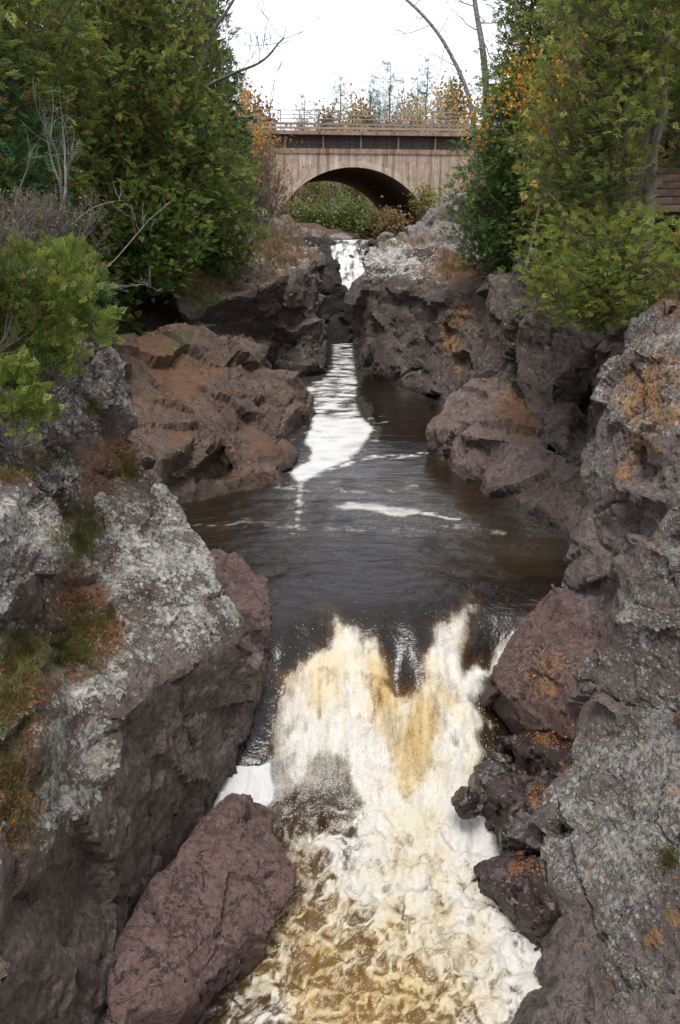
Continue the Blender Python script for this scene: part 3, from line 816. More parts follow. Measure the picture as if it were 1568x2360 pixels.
rows = [2.2]
while rows[-1] < 85:
    rows.append(rows[-1] + max(0.027, 0.0042 * rows[-1] * (1 if rows[-1] > 13 else 0.72)))
rows = np.array(rows)
ncol = 200
xl = np.interp(rows, EL[:, 0], EL[:, 1]) + np.interp(rows, [3, 8, 12, 16, 20, 24, 27, 30, 34, 40, 50], [1.2, 2.8, 1.6, 1.6, 2.8, 4.6, 4.2, 3.0, 1.2, 0.2, 0])
xr = np.interp(rows, ER[:, 0], ER[:, 1]) - np.interp(rows, [3, 8, 12, 16, 20, 30, 34, 40, 50], [1.4, 1.9, 1.6, 1.8, 1.0, 1.2, 0.4, 0, 0])
u = np.linspace(0, 1, ncol)
X = xl[:, None] + (xr - xl)[:, None] * u[None, :]
Y = np.repeat(rows[:, None], ncol, 1)
p = np.stack([X.ravel(), Y.ravel(), np.zeros(X.size)], 1)
def water_s(Yv):
    return sum(water_z(Yv + o) for o in np.linspace(-0.5, 0.5, 9)) / 9
base = water_s(p[:, 1])
# the lip of the falls bends: it starts farther up on the right side, later on the left
shift = np.interp(p[:, 0], [-1.4, -0.9, -0.2, 0.6, 1.6, 2.4], [-0.45, -0.3, 0.1, 0.0, 0.25, 0.5])
near = (p[:, 1] < 13.0) & (p[:, 1] > 7.5)
base = np.where(near, water_s(p[:, 1] - shift * np.exp(-((p[:, 1] - 10.9) / 0.9) ** 2)), base)
# control points for the foam: pixel, foam, tannin colour, rows of the photograph turned into places on the water
FC = [  # upper channel and pool
    (790, 800, .62, 0), (792, 850, .60, 0), (780, 900, .58, 0), (735, 900, .6, 0), (765, 950, .72, 0), (790, 985, 1, 0), (840, 985, 1, 0), (760, 1010, 1.1, 0), (730, 1050, 1.1, 0), (800, 1040, 1, 0), (700, 1085, 1.1, 0), (760, 1080, .9, 0),
    (860, 900, 0, 0), (880, 960, 0, 0), (900, 1020, 0, 0), (850, 1060, .15, 0), (960, 980, 0, 0.1), (950, 1060, .12, .1), (800, 1120, .1, .2), (900, 1110, .05, .5), (1000, 1120, .05, .4), (1080, 1160, 0, .5),
    (640, 1140, .1, 0), (700, 1150, .25, 0), (740, 1170, 0, .3), (480, 1200, 0, .5), (560, 1180, .05, .1), (820, 1168, .95, 0), (880, 1175, 1.0, 0), (940, 1185, .8, 0), (780, 1160, .4, 0), (800, 1200, .1, 0), (1000, 1200, .2, .2), (1050, 1190, .3, .2),
    (700, 1250, .15, 0), (850, 1260, .08, 0), (1000, 1260, .1, 0), (1150, 1240, .12, .4), (600, 1280, .08, 0), (750, 1320, .05, 0), (900, 1320, .0, 0), (1000, 1330, .05, .2), (1100, 1320, .1, .3), (1200, 1300, .15, .5), (1230, 1350, .1, .4),
    # lip
    (680, 1400, 0, 0), (690, 1480, 0, 0), (650, 1440, .1, 0), (740, 1470, 0, 0), (800, 1390, 0, 0), (850, 1430, 0, 0), (900, 1400, 0, 0), (950, 1400, 0, 0), (920, 1470, .05, 0), (880, 1450, 0, 0), (1000, 1390, .1, .1), (730, 1395, .35, .2),
    (765, 1420, .75, .1), (810, 1450, .75, .1), (860, 1490, .75, .1), (780, 1480, .8, .35), (720, 1545, .75, .5), (660, 1560, .7, .35), (1075, 1400, .7, .1), (1040, 1440, .75, .15), (1010, 1480, .8, .1), (1090, 1440, .35, .1),
    (1150, 1420, .1, .1), (1120, 1480, .1, 0), (1100, 1530, .2, .1), (1220, 1412, .6, 0), (1185, 1452, .7, 0), (1150, 1490, .8, 0), (1120, 1545, .9, 0), (1200, 1390, .05, .1), (955, 1520, .15, .1), (945, 1570, .2, .2), (925, 1500, .1, 0), (895, 1520, .5, .3), (670, 1440, 0, 0), (720, 1440, 0, 0), (720, 1500, 0, 0), (665, 1515, 0.05, 0),
    # chute
    (780, 1560, .8, .45), (750, 1620, .9, .4), (660, 1640, .75, .15), (830, 1560, .75, .3), (865, 1560, .45, .8), (880, 1610, .45, .8), (900, 1660, .6, .5), (830, 1640, 1, .15), (700, 1720, 1, .1), (800, 1720, 1.05, .1), (870, 1720, 1, .12), (930, 1640, .6, .4),
    (1000, 1560, .8, .3), (1050, 1560, .8, .15), (1000, 1620, .75, .55), (960, 1680, .55, .75), (975, 1740, .48, .8), (940, 1720, .5, .6), (960, 1790, .6, .6), (1050, 1660, .95, .15), (1080, 1740, .95, .15), (1030, 1740, .9, .3), (1090, 1620, .9, .05), (1130, 1600, .4, 0),
    (640, 1700, .5, .05), (615, 1620, .2, 0), (1150, 1665, .8, 0), (1130, 1700, .3, 0), (1180, 1650, .5, 0), (1130, 1760, .4, 0),
    # foot and run-out
    (580, 1790, 1.3, -.1), (600, 1830, 1.2, -.1), (560, 1800, 1.3, -.1), (655, 1790, .5, 0), (690, 1785, .7, .05), (760, 1800, .35, 0), (790, 1840, .2, 0), (700, 1845, .2, 0), (660, 1880, .15, .05), (740, 1890, .2, 0), (700, 1910, .2, .05), (800, 1900, .6, .05), (850, 1800, 1, .1),
    (900, 1850, 1.05, .2), (1000, 1820, 1.05, .2), (1050, 1790, 1, .15), (960, 1900, 1, .35), (870, 1930, 1, .12), (1040, 1900, 1.05, .2), (1100, 1930, 1.15, 0), (1120, 1970, 1.1, 0), (760, 1960, .75, .05), (700, 1960, .3, .2), (690, 2030, .25, .4), (740, 2040, .4, .3), (820, 2020, .9, .15),
    (920, 2000, .95, .35), (1020, 2010, .95, .4), (1060, 2060, .9, .2), (900, 2090, .85, .4), (1000, 2100, .85, .5), (1120, 2110, .9, .2), (1180, 2180, .85, .05), (780, 2100, .55, .5), (700, 2120, .4, .7), (640, 2180, .45, .5), (720, 2220, .3, .9), (820, 2190, .5, .7),
    (930, 2180, .65, .6), (1040, 2190, .75, .5), (1130, 2230, .85, .2), (1150, 2290, .85, .1), (1050, 2290, .55, .7), (950, 2270, .5, .8), (840, 2290, .4, .9), (740, 2310, .35, .9), (640, 2270, .45, .6), (600, 2330, .6, .2), (560, 2370, .4, .2), (700, 2380, .35, .9), (850, 2380, .35, 1), (1000, 2380, .4, .9), (1110, 2370, .6, .3),
    (480, 2330, .05, 0), (420, 2370, .05, 0),
    # far cascade
    (800, 560, .75, 0), (790, 575, .95, 0), (800, 600, 1.05, .08), (810, 640, 1.05, .08), (815, 670, 1, 0), (840, 556, .5, 0), (760, 552, .3, 0), (900, 552, .1, 0), (790, 548, .4, 0)]
FC = np.array(FC)
z0 = base.copy()
px, py = project(np.stack([p[:, 0], p[:, 1], z0], 1))
foam = np.zeros(len(p))
tan = np.zeros(len(p))
sw = np.zeros(len(p)) + 1e-9
wob = fbm(p * 2.6, 3, 140) * 16 * np.clip(11 / p[:, 1], 0, 1.2)
wob2 = fbm(p * 2.6 + 40, 3, 144) * 16 * np.clip(11 / p[:, 1], 0, 1.2)
for (cx, cy, fo, ta) in FC:
    d2 = ((px + wob - cx) / 1.0) ** 2 + ((py + wob2 - cy) / 1.0) ** 2
    s_ = 9.0 + 30.0 * np.clip((cy - 800) / 1000.0, 0, 1)
    wt = 1.0 / (d2 / s_ ** 2 + 0.05) ** 2
    foam += wt * fo
    tan += wt * ta
    sw += wt
foam /= sw
tan = np.clip(tan / sw, -0.1, 1)
foam = np.where((p[:, 1] > 48), 0.12, foam)
tb1 = fbm(np.stack([p[:, 0] * 4.5, p[:, 1] * 3.2, p[:, 1] * 0], 1), 5, 185, 0.62)
foam = np.where(p[:, 1] < 12.2, foam * np.where(foam > 1.05, 1, 0.80) + 0.30 * tb1 * np.clip(foam * 1.5, 0, 1), foam)
tan = tan * np.interp(p[:, 1], [3, 8.0, 9.0], [0.7, 0.75, 1.0])
tan = np.where((p[:, 1] < 11.3) & (tan > 0.02), np.clip(tan + 0.55 * fbm(np.stack([p[:, 0] * 2.2, p[:, 1] * 1.6, p[:, 1] * 0], 1), 3, 187) * np.clip(foam, 0, 1), 0.03, 1), tan)
# foam rafts on the still pool: their outlines laid on the water
def inside(poly, x, y):
    c = np.zeros(len(x), bool)
    dm = np.full(len(x), 1e9)
    n = len(poly)
    for i in range(n):
        (x1, y1), (x2, y2) = poly[i], poly[(i + 1) % n]
        t = np.clip(((x - x1) * (x2 - x1) + (y - y1) * (y2 - y1)) / ((x2 - x1) ** 2 + (y2 - y1) ** 2), 0, 1)
        dm = np.minimum(dm, np.hypot(x - x1 - t * (x2 - x1), y - y1 - t * (y2 - y1)))
        cr = ((y1 > y) != (y2 > y)) & (x < (x2 - x1) * (y - y1) / (y2 - y1 + 1e-9) + x1)
        c ^= cr
    return np.where(c, dm, -dm)
wx, wy = px + wob * 0.5, py + wob2 * 0.35
raft = inside([(790, 960), (835, 962), (862, 985), (848, 1015), (822, 1045), (805, 1062), (772, 1075), (735, 1092), (700, 1112), (686, 1112), (664, 1087), (712, 1060), (716, 1035), (700, 1020), (716, 985), (720, 955)], wx, wy)
strip_ = inside([(764, 786), (815, 786), (818, 830), (826, 880), (824, 930), (838, 962), (790, 975), (718, 960), (712, 925), (704, 885), (742, 872), (762, 850)], wx, wy)
lens = inside([(768, 1168), (800, 1157), (850, 1156), (900, 1165), (975, 1172), (960, 1186), (930, 1194), (880, 1184), (830, 1176), (790, 1174)], wx, wy)
rip = fbm(np.stack([p[:, 0] * 1.3, p[:, 1] * 3.2, p[:, 1] * 0], 1), 4, 147)
pm_ = (p[:, 1] > 14.2) & (p[:, 1] < 37.5)
fp = np.maximum(sstep(-7, 9, raft) * (0.70 + 0.25 * rip), sstep(-4, 6, lens) * (0.58 + 0.3 * rip))
fp = np.maximum(fp, sstep(-6, 10, strip_) * np.clip(0.45 + 0.9 * rip, 0, 0.75))
fp = np.maximum(fp, np.clip(rip * 1.4 - 0.35, 0, 0.55) * sstep(-70, 0, raft))
def trail(pts, wd):
    dm = np.full(len(px), 1e9)
    for (x1, y1), (x2, y2) in zip(pts[:-1], pts[1:]):
        t = np.clip(((wx - x1) * (x2 - x1) + (wy - y1) * (y2 - y1)) / ((x2 - x1) ** 2 + (y2 - y1) ** 2), 0, 1)
        dm = np.minimum(dm, np.hypot(wx - x1 - t * (x2 - x1), (wy - y1 - t * (y2 - y1)) * 1.6))
    return np.exp(-(dm / wd) ** 2)
rip2 = fbm(np.stack([p[:, 0] * 3.0, p[:, 1] * 4.5, p[:, 1] * 0], 1), 4, 149)
for pts, wd, k in (([(692, 1108), (690, 1150), (688, 1200), (672, 1255), (640, 1300)], 10, .5), ([(760, 1082), (850, 1053), (950, 1050), (990, 1044)], 8, .6), ([(960, 1180), (1010, 1186), (1060, 1195)], 9, .6),
                   ([(640, 1120), (680, 1130), (760, 1125), (860, 1140), (960, 1120)], 12, .3), ([(560, 1200), (700, 1215), (900, 1222), (1060, 1212), (1160, 1230)], 14, .28), ([(450, 1212), (560, 1205)], 6, .35)):
    fp = np.maximum(fp, trail(pts, wd) * k * np.clip(0.7 + 1.5 * rip2, 0, 1.2))
foam = np.where(pm_, np.maximum(fp, np.clip(foam, 0, 0.18)), foam)
tan = np.where(tan < 0, tan, tan * np.interp(p[:, 1], [11.2, 12.6], [1.15, 0.15]) + np.interp(p[:, 1], [11.2, 12.4], [0.14, 0.0]))
# the falls: one churning body with a left chute, a right chute and a thin side chute, smooth dark water between them
body = inside([(640, 1548), (700, 1530), (742, 1482), (764, 1436), (736, 1398), (778, 1412), (832, 1448), (876, 1492), (906, 1540), (932, 1588), (950, 1606), (962, 1550), (982, 1484), (1002, 1434), (1052, 1408), (1085, 1368), (1104, 1394),
               (1094, 1450), (1078, 1512), (1078, 1552), (1122, 1520), (1182, 1455), (1246, 1394), (1230, 1425), (1188, 1492), (1145, 1552), (1122, 1600), (1120, 1660), (1130, 1720), (1120, 1800), (1160, 1900), (1160, 2000), (600, 2000), (560, 1840), (615, 1740), (625, 1640)],
              px + 1.5 * wob, py + 1.1 * wob2)
up_ = (p[:, 1] > 9.6) & (p[:, 1] < 12.6)
kf = sstep(-14, 34, body + 10 * tb1)
foam = np.where(up_, np.clip(foam, 0.0, 1.2) * kf + 0.45 * kf * (1 - np.clip(foam, 0, 1)) * (py < 1560) + 0.05 * (1 - kf) * np.clip(tb1 * 3, 0, 1), foam)
tan = np.where(up_, tan * sstep(-25, 10, body), tan)
foam = np.where(up_, foam * np.interp(py, [1370, 1430, 1530], [0.45, 0.66, 1.0]), foam)
foam = np.where((p[:, 1] >= 12.6) & (p[:, 1] < 14.4), np.minimum(foam, 0.14) * sstep(12.6, 13.6, p[:, 1]), foam)
# lacework of foam lines on the broken water below the falls
wq = p + np.stack([fbm(p * 1.7, 3, 150), fbm(p * 1.7 + 9, 3, 153), np.zeros(len(p))], 1) * 0.35
run = sstep(9.6, 8.6, p[:, 1])
lf1 = np.abs(fbm(np.stack([wq[:, 0] * 2.4, wq[:, 1] * 2.0, p[:, 1] * 0], 1), 3, 161))
lf2 = np.abs(fbm(np.stack([wq[:, 0] * 5.5, wq[:, 1] * 4.6, p[:, 1] * 0], 1), 3, 163))
lace = (1 - sstep(0.02, 0.20, lf1)) * 0.65 + (1 - sstep(0.02, 0.22, lf2)) * 0.45
mid_ = np.exp(-((foam - 0.45) / 0.28) ** 2)
foam = foam + run * (mid_ * (lace - 0.34) * 0.85)
fall = np.exp(-((p[:, 1] - 10.2) / 0.75) ** 2)
stk = fbm(np.stack([p[:, 0] * 9, p[:, 1] * 2.2, p[:, 1] * 0], 1), 4, 170)
stk2 = fbm(np.stack([p[:, 0] * 4, p[:, 1] * 3.0, p[:, 1] * 0], 1), 3, 175)
foam = foam + fall * stk * 0.38 * np.clip(foam * 2.2, 0, 1) * np.clip(1.8 - foam, 0.25, 1)
# relief
fc = np.clip(foam, 0, 1)
tn = fbm(np.stack([p[:, 0] * 3.4, p[:, 1] * 3.0, p[:, 1] * 0], 1), 4, 180)
tb = np.abs(fbm(np.stack([p[:, 0] * 7.5, p[:, 1] * 6.5, p[:, 1] * 0], 1), 3, 184))
rough = sstep(12.5, 11.2, p[:, 1])
zz = base + rough * (0.07 * tn * (0.12 + fc) + 0.035 * tb1 * fc)
zz += fall * 0.12 * stk2 * (0.06 + fc) + np.where(up_, 0.05 * sstep(-4, 40, body), 0.0) * np.where(p[:, 1] > 12.6, 0, sstep(8.6, 9.6, p[:, 1]))
zz += run * (0.08 * tn + (lace - 0.3) * 0.007)
# two humps of the falls with a trough between them
zz += fall * (0.22 * np.exp(-((p[:, 0] + 0.15) / 0.38) ** 2) + 0.20 * np.exp(-((p[:, 0] - 1.25) / 0.3) ** 2) - 0.16 * np.exp(-((p[:, 0] - 0.85) / 0.2) ** 2))
pool = sstep(11.5, 12.6, p[:, 1])
zz += pool * 0.018 * fbm(np.stack([p[:, 0] * 1.2, p[:, 1] * 2.6, p[:, 1] * 0], 1), 3, 190) * np.interp(p[:, 1], [12, 16, 17.5, 24, 30, 45], [1.6, 1.4, 0.5, 0.5, 2.0, 4.0])
far_ = sstep(37.5, 39, p[:, 1]) * (1 - sstep(46, 48, p[:, 1]))
zz += far_ * 0.30 * fbm(p * 1.3, 3, 195)
foam = foam + far_ * (0.9 * fbm(np.stack([p[:, 0] * 4.0, p[:, 1] * 1.4, p[:, 1] * 0], 1), 4, 197) - 0.42)
calm = np.interp(p[:, 1], [2, 9, 10.5, 12.2, 15.5, 16.8, 23, 28, 36, 50], [0.35, 0.35, 0.25, 0.34, 0.34, 0.20, 0.05, 0.15, 0.3, 0.4])
i2 = (np.arange(len(rows) - 1)[:, None] * ncol + np.arange(ncol - 1)[None, :]).ravel()
me = mesh_np('river_water', np.stack([p[:, 0], p[:, 1], zz], 1), np.stack([i2, i2 + 1, i2 + ncol + 1, i2 + ncol], 1))
attr(me, 'foam', foam)
attr(me, 'tan', np.clip(tan, 0, 1))
attr(me, 'calm', calm)
attr(me, 'fall', np.clip(fall * 1.4, 0, 1))
tag(link('river_water', me, water_mat()), kind='structure')

# spray thrown up along the edges and at the foot of the falls
rs = np.random.default_rng(5)
edge = np.exp(-((foam - 0.5) / 0.35) ** 2) * (np.exp(-((p[:, 1] - 10.0) / 0.9) ** 2) + 0.35 * (p[:, 1] < 9.3) * (p[:, 1] > 5.5))
edge = edge + 0.8 * (foam > 0.6) * np.exp(-((p[:, 1] - 9.7) / 0.6) ** 2)
edge = edge * (px > 620) * (px < 1160)
sel = rs.choice(len(p), 7000, p=edge / edge.sum())
sp = np.stack([p[sel, 0], p[sel, 1], zz[sel]], 1) + np.stack([rs.normal(0, .05, 7000), rs.normal(-0.04, .06, 7000), rs.exponential(.045, 7000)], 1)
tet = np.array([(1, 1, 1), (1, -1, -1), (-1, 1, -1), (-1, -1, 1)], float)
sv = (sp[:, None, :] + tet[None] * (rs.uniform(0.002, 0.006, 7000) ** 1.0)[:, None, None] * np.array([1, 1, 1.5])).reshape(-1, 3)
sf = (np.arange(7000)[:, None, None] * 4 + np.array([[0, 1, 2], [0, 3, 1], [0, 2, 3], [1, 3, 2]])[None]).reshape(-1, 3)
mw = N('spray_white')
mw.set(Base_Color=(0.75, 0.72, 0.66), Roughness=0.4)
tag(link('spray', mesh_np('spray', sv, sf), mw.m), kind='stuff')
# ------------------------------------------------------------------ the road bridge
def plain(name, c1, c2, sc=6.0, rough=0.85, streak=None, bump=0.4):
    m = N(name)
    o = m.obj()
    a = m.noise(o, sc, 6, 0.65)
    c = m.mix(m.ramp(a, 0.3, 0.7), c1, c2)
    if streak:
        s = m.noise(m.mapv(o, (3.0, 3.0, 0.22)), 1.1, 5, 0.7)
        c = m.mix(m.ramp(s, 0.48, 0.66), c, streak[0])
        s2 = m.noise(m.mapv(o, (5.0, 5.0, 0.3)), 1.0, 4, 0.7)
        c = m.mix(m.ramp(s2, 0.55, 0.68, 0, 0.8), c, streak[1])
    m.set(Base_Color=c, Roughness=rough)
    m.bump(a, bump, 0.02)
    return m.m
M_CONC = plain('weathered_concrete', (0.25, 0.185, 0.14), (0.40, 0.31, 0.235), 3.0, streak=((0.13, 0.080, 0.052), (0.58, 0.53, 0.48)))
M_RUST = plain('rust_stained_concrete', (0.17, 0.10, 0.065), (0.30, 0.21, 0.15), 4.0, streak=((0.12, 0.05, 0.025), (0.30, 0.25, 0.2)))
M_PLANK = plain('dark_timber', (0.035, 0.027, 0.024), (0.10, 0.082, 0.072), 5.0)
M_STEEL = plain('brown_steel', (0.20, 0.155, 0.12), (0.30, 0.24, 0.19), 8.0, rough=0.6)
M_ASPH = plain('asphalt', (0.045, 0.045, 0.047), (0.06, 0.06, 0.06), 20.0)
BR = empty('arch_bridge', (0.86, 55.0, 7.0), math.radians(7))
tag(BR, 'concrete arch road bridge with timber-faced deck and steel railings over the river', 'bridge')
BW, HS, RISE, SPR = 17.0, 4.72, 2.6, 1.9           # width, half span, rise, springing height above the base
ARC = (HS * HS + RISE * RISE) / (2 * RISE)
def arch_z(x, r=0.0):
    return SPR + RISE - ARC + np.sqrt(np.maximum((ARC + r) ** 2 - x * x, 0))
xs = np.concatenate([np.linspace(-14, -HS, 8)[:-1], HS * np.sin(np.linspace(-1, 1, 49) * math.pi / 2), np.linspace(HS, 14, 8)[1:]])
lo = np.where(np.abs(xs) <= HS + 1e-6, arch_z(xs), -2.0)
lo[7] = SPR - 0.0
lo[-8] = SPR - 0.0
def strip(name, y0, y1, mat, top):
    v, f = [], []
    n = len(xs)
    for yy in (y0, y1):
        for k in range(n):
            v.append((xs[k], yy, lo[k]))
        for k in range(n):
            v.append((xs[k], yy, top))
    for k in range(n - 1):
        f.append((k, k + 1, n + k + 1, n + k))
        f.append((2 * n + k + 1, 2 * n + k, 3 * n + k, 3 * n + k + 1))
        f.append((n + k, n + k + 1, 3 * n + k + 1, 3 * n + k))
        f.append((k + 1, k, 2 * n + k, 2 * n + k + 1))
    me = mesh_np(name, v, np.array(f), False)
    return link(name, me, mat, BR)
strip('spandrel_wall', 0.0, 0.45, M_CONC, 5.26)
strip('spandrel_wall', BW - 0.45, BW, M_CONC, 5.26)
th = np.linspace(-math.asin(HS / ARC), math.asin(HS / ARC), 41)
v, f = [], []
for r in (0.02, 0.55):
    for yy in (0.46, BW - 0.46):
        for t in th:
            v.append(((ARC + r) * math.sin(t), yy, SPR + RISE - ARC + (ARC + r) * math.cos(t)))
n = len(th)
for k in range(n - 1):
    f += [(k, k + 1, n + k + 1, n + k), (2 * n + k + 1, 2 * n + k, 3 * n + k, 3 * n + k + 1)]
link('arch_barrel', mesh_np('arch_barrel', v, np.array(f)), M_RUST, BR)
v, f = [], []
for yy in (-0.07, 0.30):
    for r in (0.0, 0.36):
        for t in th:
            v.append(((ARC + r) * math.sin(t), yy, SPR + RISE - ARC + (ARC + r) * math.cos(t) - 0.01))
for k in range(n - 1):
    f += [(k, k + 1, n + k + 1, n + k), (k + 1, k, 2 * n + k, 2 * n + k + 1), (n + k, n + k + 1, 3 * n + k + 1, 3 * n + k)]
link('arch_ring', mesh_np('arch_ring', v, np.array(f), False), plain('ring_concrete', (0.34, 0.26, 0.20), (0.46, 0.37, 0.29), 3.0, streak=((0.24, 0.16, 0.11), (0.52, 0.45, 0.38))), BR)
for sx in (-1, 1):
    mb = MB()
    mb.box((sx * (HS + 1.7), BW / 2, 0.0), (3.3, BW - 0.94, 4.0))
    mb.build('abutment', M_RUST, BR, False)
mb = MB(); mb.box((0, BW / 2, 5.41), (28, BW + 0.12, 0.28)); mb.build('coping', M_RUST, BR, False)
mb = MB(); mb.box((0, BW / 2, 6.44), (28, BW + 0.5, 0.22)); mb.build('deck_slab', M_RUST, BR, False)
mb = MB(); mb.box((0, BW / 2, 6.575), (28, BW - 1.5, 0.04)); mb.build('road', M_ASPH, BR, False)
mb = MB(); mb.box((0, BW / 2, 5.95), (28, BW - 1.2, 0.74)); mb.build('deck_core', M_PLANK, BR, False)
pm = MB(); pm.box((0, 0, 0), (2.37, 0.07, 0.235)); pme = None
for side, yy in ((0, 0.40), (1, BW - 0.40)):
    for k in range(-6, 6):
        for r in range(3):
            c = ((k + 0.5) * 2.4 + 0.5, yy, 5.70 + 0.25 * r)
            if pme is None:
                o = pm.build('plank', M_PLANK, BR, False); pme = o.data
            else:
                o = link('plank', pme, None, BR)
            o.location = c
            o.rotation_euler = (rnd.uniform(-.02, .02), rnd.uniform(-.004, .004), 0)
def repeat(name, size, mat, spots):
    mb = MB(); mb.box((0, 0, 0), size)
    o0 = None
    for s in spots:
        if o0 is None:
            o0 = mb.build(name, mat, BR, False); o = o0
        else:
            o = link(name, o0.data, None, BR)
        o.location = s
repeat('stiffener', (0.11, 0.14, 0.76), M_STEEL, [(k * 2.4 + 0.5, yy, 5.94) for yy in (0.26, BW - 0.26) for k in range(-5, 6)])
repeat('guard_post', (0.24, 0.2, 0.52), M_STEEL, [(k * 1.79 + 0.3, yy, 6.80) for yy in (0.12, BW - 0.12) for k in range(-7, 8)])
repeat('guard_rail', (28, 0.12, 0.13), M_STEEL, [(0, yy, zc) for yy in (0.0, BW) for zc in (6.95, 6.72)])
repeat('railing_post', (0.055, 0.055, 1.15), M_STEEL, [(k * 1.19 + 0.2, yy, 7.12) for yy in (-0.10, BW + 0.10) for k in range(-11, 12)])
repeat('railing_bar', (28, 0.045, 0.045), M_STEEL, [(0, yy, zc) for yy in (-0.15, BW + 0.15) for zc in (7.68, 7.45, 7.22)])
mb = MB(); mb.box((3, BW / 2 - 0.6, 6.50), (300, BW - 2.2, 0.10)); 
tag(mb.build('road', M_ASPH, None, False, (0.86, 55.0, 7.0)), kind='structure')
bpy.data.objects['road.001'].rotation_euler = (0, 0, math.radians(7))

# ------------------------------------------------------------------ foliage
def leaf_mat(name, trans=0.25, rough=0.55):
    m = N(name)
    c = m.at('col', 'Color')
    m.set(Base_Color=c, Roughness=rough)
    m.bs.inputs['Specular IOR Level'].default_value = 0.25
    tr = m.n('ShaderNodeBsdfTranslucent')
    m.L(c, tr.inputs[0])
    mx = m.n('ShaderNodeMixShader')
    mx.inputs[0].default_value = trans
    m.L(m.bs.outputs[0], mx.inputs[1])
    m.L(tr.outputs[0], mx.inputs[2])
    m.L(mx.outputs[0], m.out.inputs[0])
    return m.m
M_LEAF = leaf_mat('foliage', 0.48)
def bark_mat(name, c1, c2, zs=0.25):
    m = N(name)
    o = m.obj()
    a = m.noise(m.mapv(o, (1, 1, zs)), 14.0, 5, 0.7)
    m.set(Base_Color=m.mix(m.ramp(a, 0.35, 0.65), c1, c2), Roughness=0.9)
    m.bump(a, 0.7, 0.03)
    return m.m
M_BARK = bark_mat('cedar_bark', (0.055, 0.040, 0.032), (0.14, 0.115, 0.10))
M_BIRCH = bark_mat('birch_bark', (0.05, 0.045, 0.042), (0.42, 0.40, 0.37), 1.6)
M_TWIG = bark_mat('grey_twigs', (0.08, 0.066, 0.055), (0.17, 0.145, 0.125))
M_TWIGD = bark_mat('brown_twigs', (0.06, 0.04, 0.032), (0.12, 0.09, 0.075))
M_DEAD = bark_mat('bleached_twigs', (0.12, 0.105, 0.095), (0.22, 0.20, 0.18))

def quadleaf(p0, d, w, up=(0, 0, 1), bend=0.0):
    """a narrow rhombus from p0 along d"""
    p0, d, up = np.array(p0, float), np.array(d, float), np.array(up, float)
    s = np.cross(d, up)
    s = s / (np.linalg.norm(s) + 1e-9) * w
    mid = p0 + d * 0.5 + up * bend * 0.5
    return [p0, mid + s, p0 + d + up * bend * -0.3, mid - s]
def T_cedar():
    q = [quadleaf((0.55, 0, 0.0), (0.5, 0, -0.04), 0.09)]
    for i, x in enumerate((0.10, 0.34, 0.58)):
        l = 0.52 - 0.12 * i
        for s in (-1, 1):
            q.append(quadleaf((x, 0, 0), (l * 0.72, s * l * 0.62, 0.05 * (i - 1)), 0.085))
    return np.array(q)
def T_cedar2():
    """a finer flat spray: three side shoots a side, each forked"""
    q = [quadleaf((0.5, 0, 0.0), (0.5, 0, -0.06), 0.05)]
    for i, x in enumerate((0.05, 0.28, 0.52)):
        l = 0.58 - 0.13 * i
        for s in (-1, 1):
            d = np.array([l * 0.75, s * l * 0.55, 0.06 * (i - 1)])
            q.append(quadleaf((x, 0, 0), d, 0.048))
            q.append(quadleaf(np.array([x, 0, 0]) + d * 0.4, (l * 0.30, s * l * 0.52, -0.03), 0.04))
    return np.array(q)
def T_tuft(n=8, seed=3, spread=0.55, w=0.035):
    r = np.random.default_rng(seed)
    q = []
    for i in range(n):
        d = np.array([1.0, r.normal() * spread, r.normal() * spread])
        d = d / np.linalg.norm(d) * r.uniform(0.6, 1.0)
        q.append(quadleaf((r.uniform(0, 0.15), 0, 0), d, w, up=(0.1, r.normal(), r.normal() + 0.3)))
    return np.array(q)
def T_spruce():
    q = []
    for i in range(5):
        x = i * 0.2
        for s in (-1, 1):
            q.append(quadleaf((x, 0, 0), (0.26, s * 0.24, -0.03), 0.035))
    q.append(quadleaf((0.75, 0, 0), (0.35, 0, 0), 0.05))
    return np.array(q)
def T_leaf():
    return np.array([[(0, 0, 0), (0.5, 0.34, 0.08), (1, 0, 0), (0.5, -0.34, 0.08)]], float)
def T_blade(n=5, seed=1, w=0.02):
    r = np.random.default_rng(seed)
    q = []
    for i in range(n):
        a, b = r.normal() * 0.35, r.normal() * 0.35
        p0 = np.array([0, r.normal() * 0.08, r.normal() * 0.08])
        l = r.uniform(0.6, 1.0)
        q.append([p0 + (0, -w, 0), p0 + (0, w, 0), p0 + (l, a + 0.006, b), p0 + (l, a - 0.006, b)])
    return np.array(q)
CED, CED2, TUFT, SPR_, LEAF, BLADE = T_cedar(), T_cedar2(), T_tuft(), T_spruce(), T_leaf(), T_blade()

def unit(a):
    return a / (np.linalg.norm(a, axis=-1, keepdims=True) + 1e-9)
def leaves(name, tpl, pos, fwd, up, size, col, mat=None, parent=None):
    k = len(tpl)
    fwd = unit(np.asarray(fwd, float))
    s = unit(np.cross(up, fwd))
    u2 = np.cross(fwd, s)
    R = np.stack([fwd, s, u2], -1)                       # columns
    t = tpl.reshape(-1, 3)
    v = np.einsum('nij,mj->nmi', R, t) * np.asarray(size)[:, None, None] + np.asarray(pos)[:, None, :]
    v = v.reshape(-1, 3)
    f = np.arange(len(v)).reshape(-1, 4)
    me = mesh_np(name, v, f, False)
    c = np.repeat(np.asarray(col), k * 4, axis=0)
    attr_col(me, 'col', c)
    return link(name, me, mat or M_LEAF, parent)

def palette(n, cols, wts, rg, var=0.25):
    c = np.array(cols)[rg.choice(len(cols), n, p=np.array(wts) / sum(wts))]
    return np.clip(c * np.exp(rg.normal(0, var, (n, 1))) * np.exp(rg.normal(0, 0.06, (n, 3))), 0.002, 0.9)

